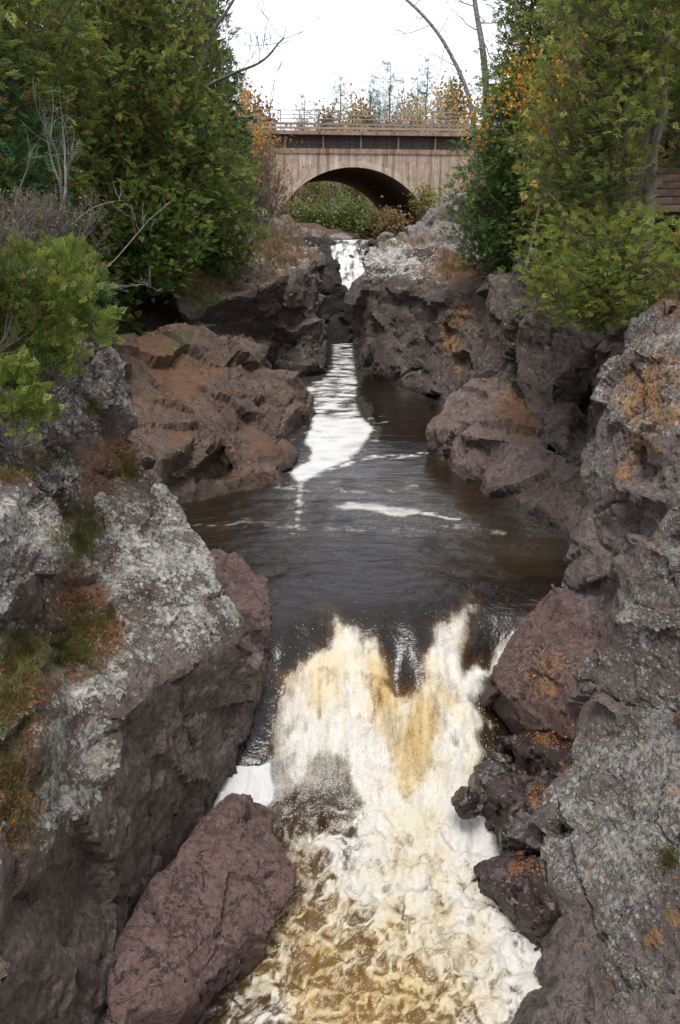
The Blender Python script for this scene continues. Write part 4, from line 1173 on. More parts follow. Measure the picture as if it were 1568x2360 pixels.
def limb_curve(rg, base, az, L, rise, k=7, droop=0.25, up=0.35):
    s = np.linspace(0, 1, k)
    r = L * s
    zz = rise * L * s - droop * L * np.sin(s * math.pi * 0.8) + up * L * s ** 3
    wob = rg.normal(0, 0.03 * L, (k, 3)).cumsum(0) * s[:, None]
    return base + np.stack([np.cos(az) * r, np.sin(az) * r, zz], 1) + wob

def cedar(name, loc, h, prof, nl, label, seed, cols, wts, size=(0.17, 0.28), trunk_r=0.14, off=(0, 0), group=None, spray=13,
          lean=(0, 0), droop=0.30, rise=0.1, up=0.35, cat='tree', tpl=None, min_h=0.0, crad=0.24, step=0.34, side=None, bark=None, per=1.0):
    """a conifer: prof gives the crown radius from its base to its top"""
    rg = np.random.default_rng(seed)
    root = tag(empty(name, loc), label, cat, group)
    k = 14
    t = np.linspace(0, 1, k)
    tp = np.stack([lean[0] * t ** 1.5 + rg.normal(0, 0.03, k), lean[1] * t ** 1.5 + rg.normal(0, 0.03, k), -0.5 + t * (h + 0.5)], 1)
    mb = MB()
    mb.tube(tp, trunk_r * (1 - 0.9 * t) * (1 + 0.6 * np.exp(-t * 14)), 8)
    ph, pr = np.array(prof).T
    P_, Fw, U, Sz, = [], [], [], []
    lm = mb
    hs = np.linspace(min_h, 0.99, 400)
    wgt = np.interp(hs, ph, pr) + 0.1
    cum = np.cumsum(wgt)
    cum /= cum[-1]
    for i in range(nl):
        tt = np.interp((i + rg.uniform(0, 1)) / nl, cum, hs)
        az = i * 2.39996 + rg.normal(0, 0.35)
        L = np.interp(tt, ph, pr) * rg.uniform(0.72, 1.12)
        if side is not None:
            L *= 1 + side[2] * max(0, math.cos(az) * side[0] + math.sin(az) * side[1]) * (1 - tt)
        b = np.array([np.interp(tt, t, tp[:, 0]) + off[0] * (1 - tt), np.interp(tt, t, tp[:, 1]) + off[1] * (1 - tt), tt * h])
        cv = limb_curve(rg, b, az, L, rise + 0.55 * tt, droop=droop * (1 - tt * 0.7), up=up)
        tk = np.array([np.interp(tt, t, tp[:, 0]), np.interp(tt, t, tp[:, 1]), np.interp(tt * h, tp[:, 2], tp[:, 2])])
        lm.tube(np.vstack([tk, cv]) if max(map(abs, off)) > 0 else cv, np.linspace(0.030, 0.006, 8 if max(map(abs, off)) > 0 else 7) * (0.5 + L / 2.5), 4)
        nc = max(2, int((L * 0.72) / step * per + 0.5))
        for s in np.linspace(0.30, 1.0, nc):
            c = np.array([np.interp(s, np.linspace(0, 1, 7), cv[:, j]) for j in range(3)])
            rr = crad * (0.65 + 0.5 * (1 - abs(s - 0.65))) * rg.uniform(0.7, 1.2)
            m = int(spray * rg.uniform(0.7, 1.3))
            dd = rg.normal(0, 1, (m, 3)) * np.array([rr, rr, rr * 0.75]) * 0.62
            rad = np.array([math.cos(az), math.sin(az), 0])
            P_.append(c + dd)
            Fw.append(rad * 0.75 + rg.normal(0, 0.55, (m, 3)) + unit(dd) * 0.45 + np.array([0, 0, 0.15]))
            U.append(rg.normal(0, 0.45, (m, 3)) + np.array([0, 0, 1.0]) - rad * 0.3)
            Sz.append(rg.uniform(*size, m))
    lm.build('trunk', bark or M_BARK, root)
    P_, Fw, U, Sz = map(np.concatenate, (P_, Fw, U, Sz))
    c = palette(len(P_), cols, wts, rg) * 1.4
    patch = fbm(P_ * 1.1 + seed, 2, 300 + seed)           # some boughs browner, some fresher
    brown = np.array([0.13, 0.07, 0.022])
    kk = np.clip(patch - 0.25, 0, 1)[:, None] * 1.1
    c = c * (1 - kk) + brown * kk
    leaves('foliage', CED if tpl is None else tpl, P_, Fw, U, Sz, c, parent=root)
    return root

G_CED = [(0.040, 0.062, 0.014), (0.062, 0.085, 0.020), (0.026, 0.044, 0.012), (0.10, 0.075, 0.025)]
W_CED = [4, 3, 3, 1]
def gz1(x, y):
    return float(ground_z(np.array([x]), np.array([y]))[0])
def at(px, Yd, dz=0.0, py=500):
    x = P(px, py, Yd)[0]
    return np.array([x, Yd, gz1(x, Yd) + dz])

col_p = [(0, 0.55), (0.08, 0.95), (0.3, 1.0), (0.7, 0.8), (1, 0.15)]
def prof(r, shape=col_p):
    return [(a, b * r) for a, b in shape]
# left bank
G_CED = [(0.115, 0.145, 0.032), (0.165, 0.19, 0.044), (0.068, 0.095, 0.024), (0.21, 0.15, 0.05)]
cedA = cedar('cedar_tree', P(335, 600, 27.0), 9.2, prof(2.3, [(0, .75), (.08, 1), (.45, 1), (.8, .8), (1, .25)]), 230, 'broad tall green cedar rooted above the rusty ledge on the left bank', 101, G_CED, W_CED, step=0.32, spray=16, size=(0.19, 0.32))
cedar('cedar_tree', P(492, 600, 29.0), 5.0, prof(1.65, [(0, .8), (.15, 1.0), (.4, .95), (.75, .55), (1, .1)]), 140, 'shorter cedar leaning from the broad cedar towards the bridge', 102, [(0.095, 0.145, 0.028), (0.135, 0.17, 0.036), (0.06, 0.09, 0.022), (0.16, 0.125, 0.04)], W_CED, step=0.30, spray=15, lean=(-0.5, 0), off=(0.15, -0.3), droop=0.42)
cedar('cedar_tree', P(345, 640, 26.0), 2.8, prof(1.6, [(0, .9), (.2, 1.1), (.6, .8), (1, .2)]), 90, 'young green cedar at the cliff edge under the broad left cedar', 103, [(0.085, 0.14, 0.026), (0.125, 0.17, 0.034), (0.055, 0.085, 0.02)], [3, 3, 2], step=0.28, spray=15, droop=0.42, off=(0.1, -0.6))
G_SPR = [(0.045, 0.095, 0.036), (0.065, 0.125, 0.046), (0.030, 0.060, 0.026)]
sp_p = [(0, .9), (.15, 1), (.5, .65), (.8, .3), (1, .03)]
TSL = T_tuft(5, 12, 0.5, 0.10)
def spruce(loc, h, r, nl, label, seed, group=None, cols=None, **kw):
    a = dict(step=0.22, spray=10, tpl=SPR_, size=(0.26, 0.44), droop=0.10, rise=-0.22, up=0.12, crad=0.17, trunk_r=0.12)
    a.update(kw)
    return cedar('spruce_tree', loc, h, prof(r, sp_p), nl, label, seed, cols or G_SPR, [3, 2, 2], group=group, **a)
spruce(at(-20, 17.5), 9.0, 2.3, 170, 'dark green spruce with drooping layered boughs at the left edge', 110, min_h=0.24)
def behind(src, spots, group):
    for (x, Yd, sc, rz, lab) in spots:
        o = copy_tree(src)
        o.location = at(x, Yd)
        o.rotation_euler = (0, 0, rz)
        o.scale = (sc, sc, sc)
        tag(o, lab, None, group)
behind(cedA, [(95, 24.0, 1.15, 1.0, 'cedar filling the woods between the drooping spruce and the broad cedar'),
              (-70, 20.5, 1.2, 2.0, 'cedar in the woods close behind the drooping spruce'),
              (215, 30.5, 1.25, 3.0, 'cedar in the woods right behind the broad left cedar'),
              (405, 33.0, 1.05, 4.2, 'cedar in the woods behind the leafless grey tree'),
              (-200, 17.5, 1.2, 5.0, 'cedar in the woods behind the drooping spruce')], 'cedars in the woods on the left bank')
spruce(at(505, 38.0), 10.5, 1.5, 110, 'slim spruce showing its tip beside bare branches left of the bridge', 115, tpl=TSL, step=0.25, spray=9)
# right bank
cedC = cedar('cedar_tree', P(1487, 515, 15.6), 7.2, prof(1.45, [(0, .7), (.1, 1.05), (.5, 1.05), (.8, .9), (1, .3)]), 290, 'tall dense cedar with bare grey trunk beside the timber steps', 120, G_CED, W_CED, off=(-1.0, -0.2), min_h=0.02, step=0.27, spray=12, trunk_r=0.14, side=(1, 0, -0.9), tpl=CED2, size=(0.15, 0.24))
cedar('cedar_tree', P(1142, 615, 26.5), 5.6, prof(1.42, [(0, .75), (.12, 1.0), (.4, .95), (.7, .6), (1, .12)]), 140, 'dark green cedar hanging over the right-hand cliff beside the bridge', 121, [(0.07, 0.125, 0.03), (0.10, 0.15, 0.038), (0.048, 0.085, 0.024)], [3, 3, 2], step=0.29, spray=15, droop=0.42)
cedar('cedar_tree', P(1300, 620, 22.5), 5.8, prof(1.15, [(0, .9), (.15, 1.0), (.5, .9), (.8, .6), (1, .15)]), 130, 'mid-sized cedar between the tall trunked cedar and the yellow maple', 122, G_CED, W_CED, step=0.28, spray=15, droop=0.4)
G_YEL = [(0.11, 0.145, 0.026), (0.155, 0.17, 0.032), (0.07, 0.105, 0.022), (0.19, 0.15, 0.04)]
cedar('cedar_tree', P(1385, 695, 14.2), 1.1, prof(1.2, [(0, .75), (.2, 1.1), (.55, .95), (.85, .6), (1, .25)]), 110, 'low spreading yellow-green cedar drooping over the right rock wall', 123, G_YEL, [3, 3, 2, 1], step=0.24, spray=15, size=(0.12, 0.20), off=(-0.1, -0.2), side=(-0.4, -0.9, 0.2), droop=0.40, rise=0.0, up=0.25, tpl=CED2)
cedar('cedar_tree', P(1190, 520, 29.5), 8.2, prof(1.5, [(0, .8), (.15, 1), (.6, .8), (1, .25)]), 110, 'thin-crowned cedar with sky showing through above the yellow maple', 124, [(0.08, 0.11, 0.034), (0.12, 0.125, 0.042), (0.17, 0.115, 0.042)], [3, 2, 1], step=0.36, spray=10)
behind(cedA, [(1400, 25.5, 1.2, 0.4, 'cedar in the woods behind the tall trunked cedar'),
              (1590, 24.0, 1.2, 1.7, 'cedar in the woods behind the timber steps'),
              (1290, 29.0, 1.1, 2.9, 'cedar in the woods behind the yellow maple'),
              (1720, 19.0, 1.2, 3.9, 'cedar in the woods beside the board fence')], 'cedars in the woods on the right bank')

# ------------------------------------------------------------------ broadleaf trees and shrubs
def grow(mb, rg, p, d, L, r, depth, tips, spread=0.6, up=0.12, k=6, kids=(2, 4), nside=5, rmin=0.0035):
    pts = [np.array(p, float)]
    d = unit(np.array(d, float))
    for i in range(k):
        d = unit(d + rg.normal(0, 0.10, 3) + np.array([0, 0, up]) * 0.25)
        pts.append(pts[-1] + d * L / k)
    pts = np.array(pts)
    mb.tube(pts, np.maximum(np.linspace(r, r * 0.45, k + 1), rmin), nside)
    if depth == 0:
        for q in pts[2:]:
            tips.append((q, d))
        return
    n = rg.integers(kids[0], kids[1] + 1)
    for i in range(n):
        s = rg.uniform(0.35, 1.0)
        j = min(int(s * k), k)
        dd = unit(d + rg.normal(0, spread, 3))
        grow(mb, rg, pts[j], dd, L * rg.uniform(0.5, 0.75), r * rg.uniform(0.4, 0.6), depth - 1, tips, spread, up, max(3, k - 1), kids, max(3, nside - 1), rmin)
    grow(mb, rg, pts[-1], d, L * 0.6, r * 0.45, depth - 1, tips, spread, up, max(3, k - 1), kids, max(3, nside - 1), rmin)

def broadleaf(name, loc, h, label, seed, bark, cols=None, wts=None, nleaf=0, lsize=(0.06, 0.12), depth=3, r=0.06, spread=0.5, stems=1, cat='tree',
              group=None, lean=(0, 0), frac=0.45, jit=0.18, kids=(2, 4), up=0.25, trunk_pts=None, rmin=0.0035):
    rg = np.random.default_rng(seed)
    root = tag(empty(name, loc), label, cat, group)
    mb = MB()
    tips = []
    if trunk_pts is not None:
        tp = np.array(trunk_pts) - np.array(loc)
        rr = np.linspace(r, r * 0.35, len(tp))
        # finer line
        s = np.linspace(0, len(tp) - 1, 24)
        tp = np.stack([np.interp(s, np.arange(len(tp)), tp[:, j]) for j in range(3)], 1) 
        for _ in range(2):
            tp[1:-1] = (tp[:-2] + 2 * tp[1:-1] + tp[2:]) / 4
        mb.tube(tp, np.linspace(r, r * 0.3, 24), 8)
        for i in range(10, 24):
            if rg.random() < 0.55:
                d = unit(tp[i] - tp[i - 1] + rg.normal(0, 0.8, 3))
                grow(mb, rg, tp[i], d, h * 0.10 * rg.uniform(.6, 1.4), r * 0.16, depth - 1, tips, spread, up, kids=kids, rmin=rmin)
    else:
        for s in range(stems):
            d = np.array([lean[0] + rg.normal(0, 0.12 * (stems > 1) * 2.2), lean[1] + rg.normal(0, 0.12 * (stems > 1) * 2.2), 1.0])
            grow(mb, rg, np.array([rg.normal(0, 0.06) * (stems > 1), rg.normal(0, 0.06) * (stems > 1), -0.15]), d, h * frac, r, depth, tips, spread, up, kids=kids, rmin=rmin)
    mb.build('trunk' if stems == 1 else 'stems', bark, root)
    if nleaf:
        ti = rg.integers(0, len(tips), nleaf)
        P_ = np.array([tips[i][0] for i in ti]) + rg.normal(0, jit, (nleaf, 3))
        Fw = rg.normal(0, 1, (nleaf, 3)) + np.array([0, 0, -0.3])
        U = rg.normal(0, 0.6, (nleaf, 3)) + np.array([0, 0, 0.8])
        leaves('leaves', LEAF, P_, Fw, U, rg.uniform(*lsize, nleaf), palette(nleaf, cols, wts, rg), parent=root)
    return root
Y_GOLD = [(0.46, 0.24, 0.03), (0.36, 0.17, 0.025), (0.50, 0.32, 0.07)]
Y_FAR = [(0.46, 0.31, 0.11), (0.36, 0.22, 0.08), (0.42, 0.33, 0.14), (0.26, 0.22, 0.09)]
Y_ORNG = [(0.26, 0.135, 0.045), (0.18, 0.095, 0.04), (0.32, 0.19, 0.06)]
broadleaf('maple_tree', P(1215, 600, 21.3), 4.6, 'maple sapling with golden yellow leaves among the right-bank cedars', 201, M_TWIG, Y_GOLD, [4, 2, 2], 2600, (0.08, 0.13), 3, 0.045, 0.5, lean=(0.0, 0), jit=0.22, frac=0.55)
broadleaf('birch_tree', P(1110, 600, 30.5), 12, 'pale birch with a long curved leaning trunk above the right cedars', 202, M_BIRCH, r=0.10, depth=2, spread=0.6, kids=(1, 2), rmin=0.006,
          trunk_pts=[P(1110, 610, 30.5), P(1104, 500, 30.5), P(1098, 330, 30.5), P(1084, 225, 30.5), P(1064, 175, 30.5), P(1030, 105, 30.5), P(990, 48, 30.5), P(935, -5, 30.5), P(880, -45, 30.5), P(800, -80, 30.5)])
broadleaf('birch_tree', P(1132, 590, 30.5), 12, 'upright birch trunk rising beside the curved leaning one', 203, M_BIRCH, r=0.15, depth=2, spread=0.6, kids=(1, 2), rmin=0.006,
          trunk_pts=[P(1132, 600, 30.5), P(1128, 400, 30.5), P(1121, 200, 30.5), P(1113, 110, 30.5), P(1102, 50, 30.5), P(1092, -10, 30.5), P(1085, -120, 30.5), P(1080, -220, 30.5)])
broadleaf('bare_tree', P(470, 600, 30.0), 8, 'leafless grey tree reaching a crooked limb over the bridge sky', 204, M_TWIG, r=0.075, depth=3, spread=0.5, kids=(1, 3), rmin=0.006,
          trunk_pts=[P(430, 600, 31.5), P(425, 400, 31.5), P(432, 270, 31.0), P(460, 205, 30.5), P(515, 180, 30), P(552, 162, 30.0), P(590, 152, 30.0), P(622, 128, 30), P(640, 100, 30), P(655, 88, 30)])
broadleaf('bare_tree', P(430, 600, 32.0), 9, 'leafless tree with fine upward twigs behind the broad left cedar', 205, M_TWIG, r=0.11, depth=4, spread=0.45, kids=(2, 3), rmin=0.005,
          trunk_pts=[P(430, 600, 32.0), P(440, 300, 32), P(460, 150, 32), P(490, 70, 32), P(520, 30, 32), P(545, -10, 32), P(560, -70, 32)])
broadleaf('maple_tree', P(515, 560, 33.0), 8.5, 'rust-leaved tree just behind the shorter left cedar', 206, M_TWIG, Y_ORNG, [3, 3, 2], 1500, (0.08, 0.13), 3, 0.07, 0.45, jit=0.25)
for i, (x, Yd, h, n, cols, lab) in enumerate([
        (572, 41, 6.2, 1300, Y_GOLD, 'yellow-leaved sapling in front of the left end of the bridge'),
        (622, 46, 5.0, 420, Y_GOLD, 'sparse gold sapling overlapping the left abutment of the bridge'),
        (565, 46, 8.0, 1500, Y_ORNG, 'orange-brown tree standing left of the bridge railing'),
        (590, 37, 3.6, 420, Y_ORNG, 'thin leafless-looking shrub above the pale stony bank'),
        (1075, 48, 5.2, 400, Y_GOLD, 'yellow sapling peeping past the dark cedar at the right bridge end')]):
    broadleaf('sapling', at(x, Yd), h, lab, 210 + i, M_TWIG, cols, [3, 2, 2], n, (0.10, 0.18), 3, 0.05, 0.5, stems=1 + i % 2 * 2, jit=0.28, rmin=0.006)
for i, (x, Yd, h, lab) in enumerate([(585, 43, 4.2, 'grey leafless thicket stem cluster at the left bridge end'), (612, 40, 2.6, 'low leafless shrub above the pale stony bank'), (560, 48, 6.0, 'tall leafless grey shrub behind the yellow-leaved sapling')]):
    broadleaf('shrub', at(x, Yd), h, lab, 222 + i, M_TWIG, Y_ORNG, [3, 2, 2], 160, (0.08, 0.14), 4, 0.03, 0.45, stems=7, cat='bush', jit=0.2, rmin=0.008, kids=(2, 3))
broadleaf('shrub', P(978, 508, 49.0), 2.2, 'yellow-green bush beside the right springing of the arch', 220, M_TWIGD, [(0.20, 0.19, 0.03), (0.28, 0.22, 0.04), (0.12, 0.13, 0.03)], [3, 2, 2], 900, (0.10, 0.17), 3, 0.025, 0.6, stems=6, cat='bush', jit=0.2)
# far bank seen under the arch, and the woods beyond the road
G_OLV = [(0.13, 0.17, 0.05), (0.17, 0.20, 0.06), (0.09, 0.12, 0.035), (0.22, 0.19, 0.07)]
for i, (x, Yd, h, cols, lab) in enumerate([
        (700, 52.5, 1.7, G_OLV, 'dense green willow bush under the left half of the arch'),
        (745, 53.5, 1.5, G_OLV, 'green willow bush in the middle of the arch opening'),
        (800, 52.0, 1.9, G_OLV, 'tallest green willow bush beyond the far shallows'),
        (905, 53, 1.3, [(0.26, 0.175, 0.09), (0.20, 0.14, 0.065), (0.28, 0.21, 0.10)], 'russet bush under the right half of the arch'),
        (865, 54, 1.2, [(0.16, 0.12, 0.05), (0.10, 0.09, 0.03), (0.22, 0.15, 0.06)], 'tan bush between the green willow and the russet bush'),
        (662, 51.5, 1.6, G_OLV, 'olive bush at the foot of the left springing of the arch'),
        (965, 82, 3.4, G_OLV, 'olive bush deep behind the right springing of the arch')]):
    broadleaf('shrub', P(x, 550, Yd) if Yd < 60 else at(x, Yd, 0.15), h * 1.25, lab, 230 + i, M_TWIGD, cols, [3, 2, 2] if len(cols) == 3 else [3, 2, 2, 1], 2200, (0.14, 0.24), 3, 0.03, 0.55, stems=9, cat='bush', jit=0.32, up=0.15)
protos = {}
def wood(kind, x, Yd, sc, rz):
    label, grp = {
        'gold': ('golden aspen in the woods beyond the bridge', 'golden aspens beyond the bridge'),
        'brown': ('brown-leaved tree in the woods beyond the bridge', 'brown-leaved trees beyond the bridge'),
        'olive': ('olive-green tree in the woods beyond the bridge', 'olive-green trees beyond the bridge'),
        'bare': ('leafless birch with pale trunk beyond the bridge', 'leafless birches beyond the bridge'),
        'spruce': ('small pointed spruce beyond the bridge', 'pointed spruces beyond the bridge')}[kind]
    if kind not in protos:
        if kind == 'spruce':
            o = cedar('spruce_tree', (0, 0, 0), 9, prof(1.5, sp_p), 60, label, 260, G_SPR, [3, 2, 2], group=grp, step=0.4, spray=6, tpl=SPR_, size=(0.4, 0.7), droop=0.1, rise=-0.15, up=0.1, crad=0.25)
        elif kind == 'bare':
            o = broadleaf('birch_tree', (0, 0, 0), 10, label, 261, M_BIRCH, depth=4, r=0.13, spread=0.35, group=grp, rmin=0.012, up=0.5, kids=(2, 3))
        else:
            cols = {'gold': Y_FAR, 'brown': [(0.20, 0.11, 0.04), (0.15, 0.10, 0.04), (0.26, 0.15, 0.05)], 'olive': [(0.20, 0.20, 0.075), (0.16, 0.17, 0.06), (0.28, 0.22, 0.09)]}[kind]
            o = broadleaf('aspen_tree' if kind == 'gold' else 'broadleaf_tree', (0, 0, 0), 8, label, 262 + len(protos), M_BIRCH, cols, [3, 2, 2] if len(cols) == 3 else [3, 2, 2, 2], 2000, (0.22, 0.36), 3, 0.12, 0.5, group=grp, jit=0.5, rmin=0.012)
        protos[kind] = o
    else:
        o = copy_tree(protos[kind])
        tag(o, label, None, grp)
    o.location = at(x, Yd)
    o.rotation_euler = (0, 0, rz)
    o.scale = (sc, sc, sc)
    if kind == 'olive' and Yd < 86:
        tag(o, 'olive-green tree seen through the bridge arch', None, 'olive-green trees seen through the arch')
    if kind == 'bare' and Yd < 80:
        tag(o, 'white birch trunk seen through the bridge arch', None, 'birch trunks seen through the arch')
rw = random.Random(5)
for (kind, x, Yd, sc) in [
        ('gold', 668, 92, 1.32), ('gold', 640, 98, 1.3), ('gold', 830, 104, 1.45), ('gold', 560, 88, 1.3), ('gold', 935, 108, 1.38), ('gold', 985, 100, 1.25), ('gold', 1045, 96, 1.4),
        ('brown', 610, 84, 1.35), ('brown', 700, 100, 1.25), ('brown', 780, 112, 1.3), ('brown', 890, 98, 1.12), ('brown', 1010, 112, 1.5), ('brown', 590, 100, 1.6), ('brown', 755, 104, 1.2), ('brown', 860, 108, 1.3),
        ('olive', 640, 78, 0.7), ('olive', 700, 80, 0.72), ('olive', 760, 83, 0.7), ('olive', 815, 79, 0.7), ('olive', 880, 84, 0.72), ('olive', 940, 80, 0.7), ('olive', 1000, 82, 0.7),
        ('olive', 670, 92, 0.9), ('olive', 790, 94, 0.9), ('olive', 850, 96, 0.9), ('olive', 960, 94, 0.9), ('olive', 730, 88, 0.85), ('olive', 905, 90, 0.85),
        ('bare', 740, 96, 1.45), ('bare', 910, 100, 1.25), ('bare', 930, 96, 1.35), ('bare', 835, 108, 1.35), ('bare', 600, 90, 1.5), ('bare', 880, 76, 0.8), ('bare', 912, 75, 0.95), ('bare', 922, 76.5, 0.8), ('bare', 690, 76, 0.5), ('bare', 1010, 104, 1.3), ('bare', 770, 78, 0.5), ('bare', 640, 94, 1.3), ('bare', 565, 95, 1.6),
        ('spruce', 735, 105, 1.30), ('spruce', 785, 112, 1.52), ('spruce', 872, 104, 1.30), ('spruce', 895, 112, 1.62), ('spruce', 955, 110, 1.38), ('spruce', 705, 112, 1.4), ('spruce', 1020, 106, 1.35), ('spruce', 525, 70, 1.0), ('spruce', 850, 118, 1.5), ('spruce', 815, 100, 1.1), ('spruce', 975, 118, 1.6)]:
    wood(kind, x, Yd, sc, rw.uniform(0, 6.28))

# ------------------------------------------------------------------ junipers and undergrowth on the left
G_JUN = [(0.16, 0.215, 0.04), (0.20, 0.24, 0.05), (0.105, 0.15, 0.03), (0.23, 0.20, 0.055)]
W_J = [4, 3, 3, 1]
def bush(name, c, r, n, label, seed, cols, wts, tpl, size, cat='bush', upk=0.6, sticks=22, mat=None, jag=0.45, group=None):
    """a dense low evergreen: sprays through an uneven ellipsoid, stems inside"""
    rg = np.random.default_rng(seed)
    c = np.array(c, float)
    r = np.array(r, float)
    root = tag(empty(name, c - (0, 0, r[2])), label, cat, group)
    d = unit(rg.normal(0, 1, (n, 3)))
    d[:, 2] = np.where(d[:, 2] < -0.35, -d[:, 2], d[:, 2])
    rad = rg.uniform(0.45, 1.0, n) ** 0.5
    lump = 1 + jag * fbm(d * 2.2 + seed, 3, seed) * 1.6
    pos = d * (rad * lump)[:, None] * r + np.array([0, 0, r[2]])
    gap = fbm(pos * 2.6 + seed, 2, seed + 3)
    keep = gap > -0.16
    pos, d = pos[keep], d[keep]
    m = len(pos)
    Fw = d * 0.7 + rg.normal(0, 0.45, (m, 3)) + np.array([0, 0, upk])
    U = rg.normal(0, 1, (m, 3))
    leaves('foliage', tpl, pos, Fw, U, rg.uniform(*size, m), palette(m, cols, wts, rg), parent=root)
    mb = MB()
    for i in range(sticks):
        dd = unit(rg.normal(0, 1, 3) * np.array([1, 1, 0.4]) + np.array([0, 0, 0.7]))
        pts = np.array([np.zeros(3), dd * r * 0.5 + rg.normal(0, 0.04, 3), dd * r * np.array([0.95, 0.95, 1.5]) + rg.normal(0, 0.05, 3)])
        mb.tube(pts, [0.016, 0.010, 0.004], 4)
    mb.build('stems', M_TWIG, root)
    return root
TJ = CED2
bush('juniper_bush', P(90, 745, 10.6), (0.90, 0.55, 0.82), 4992, 'bright green juniper spilling over the lichen-streaked pillar', 301, G_JUN, W_J, TJ, (0.10, 0.18))
bush('juniper_bush', P(150, 640, 11.6), (0.50, 0.45, 0.42), 2496, 'yellow-green juniper growing at the top of the rock pillar', 302, [(0.17, 0.20, 0.045), (0.22, 0.21, 0.06), (0.11, 0.14, 0.03)], [3, 2, 2], TJ, (0.09, 0.16))
bush('juniper_bush', P(15, 940, 9.0), (0.52, 0.42, 0.50), 2880, 'lowest bright juniper, just above the pale lichen-covered boulder', 303, G_JUN, W_J, TJ, (0.09, 0.16))
bush('juniper_bush', P(70, 845, 10.1), (0.62, 0.40, 0.42), 2080, 'lower fringe of juniper hanging down the pillar below the bright green one', 306, G_JUN, W_J, TJ, (0.09, 0.16))
bush('juniper_bush', P(-30, 700, 9.6), (0.55, 0.5, 0.6), 2496, 'juniper at the outer edge of the left pillar with olive tips', 304, [(0.10, 0.13, 0.03), (0.14, 0.13, 0.04), (0.06, 0.08, 0.02)], [3, 2, 2], TJ, (0.10, 0.18))
bush('juniper_bush', P(215, 715, 12.6), (0.22, 0.25, 0.3), 806, 'small dark juniper clinging to the tip of the rock pillar', 305, [(0.06, 0.09, 0.02), (0.04, 0.06, 0.015)], [1, 1], TJ, (0.07, 0.13))
for i, (x, y, Yd, r, lab) in enumerate([
        (60, 560, 12.0, 0.55, 'dry brown twiggy shrub above the junipers'),
        (150, 540, 13.0, 0.5, 'grey tangled shrub beside the dead bleached sapling'),
        (10, 620, 10.8, 0.45, 'dry tan shrub rising out of the junipers')]):
    broadleaf('shrub', P(x, y + 60, Yd), 1.25, lab, 320 + i, M_TWIG, [(0.16, 0.12, 0.06), (0.12, 0.10, 0.045), (0.16, 0.15, 0.05)], [2, 2, 1], 700, (0.03, 0.06), 4, 0.018, 0.6, stems=9, cat='bush', jit=0.12, kids=(2, 3), rmin=0.003)
for i, (x, Yd, h, lab) in enumerate([
        (40, 15.5, 1.9, 'brown-leaved undergrowth shrub below the drooping spruce'),
        (130, 16.5, 1.8, 'rusty undergrowth shrub behind the dead bleached sapling'),
        (215, 17.5, 1.6, 'thin brown shrub in the shade of the broad left cedar'),
        (-40, 14.5, 2.0, 'shaded leafy shrub at the foot of the drooping spruce'),
        (-150, 12.5, 1.8, 'brown shrub on the slope outside the juniper bushes'), (-260, 11.0, 1.8, 'tangled shrub on the bank above the junipers'), (-120, 10.0, 1.5, 'low leafy shrub on the bank beside the outer juniper')]):
    broadleaf('shrub', at(x, Yd), h, lab, 330 + i, M_TWIGD, [(0.14, 0.075, 0.03), (0.09, 0.055, 0.025), (0.20, 0.15, 0.05), (0.10, 0.11, 0.03)], [3, 3, 1, 1], 900, (0.06, 0.11), 3, 0.02, 0.6, stems=8, cat='bush', jit=0.15)
broadleaf('dead_sapling', P(130, 505, 13.5), 2.3, 'dead bleached sapling with forked branches before the left cedars', 340, M_DEAD, depth=3, r=0.035, spread=0.5, kids=(1, 3), stems=2, cat='dead tree', rmin=0.004)
broadleaf('dead_sapling', P(25, 520, 13.0), 2.0, 'pale leafless sapling at the left edge below the spruce', 341, M_DEAD, depth=3, r=0.028, spread=0.5, kids=(1, 3), cat='dead tree', rmin=0.004)
for i, (pts, lab) in enumerate([
        ([P(220, 640, 13.0), P(265, 600, 13.0), P(320, 535, 13.2), P(345, 505, 13.4), P(390, 468, 13.8)], 'long bare branch slanting up across the young left cedar'),
        ([P(150, 530, 13.2), P(190, 495, 13.5), P(215, 478, 13.7), P(250, 465, 14.2), P(285, 462, 14.6)], 'forked bare grey branch lying before the broad left cedar'),
        ([P(235, 655, 13.2), P(285, 660, 13.6), P(330, 655, 14.0), P(350, 662, 14.2)], 'short bare branch hanging over the dark alcove under the left cliff')]):
    broadleaf('bare_branch', pts[0], 2.0, lab, 350 + i, M_DEAD, r=0.011, depth=2, spread=0.6, kids=(1, 2), cat='branch', trunk_pts=pts, rmin=0.003)

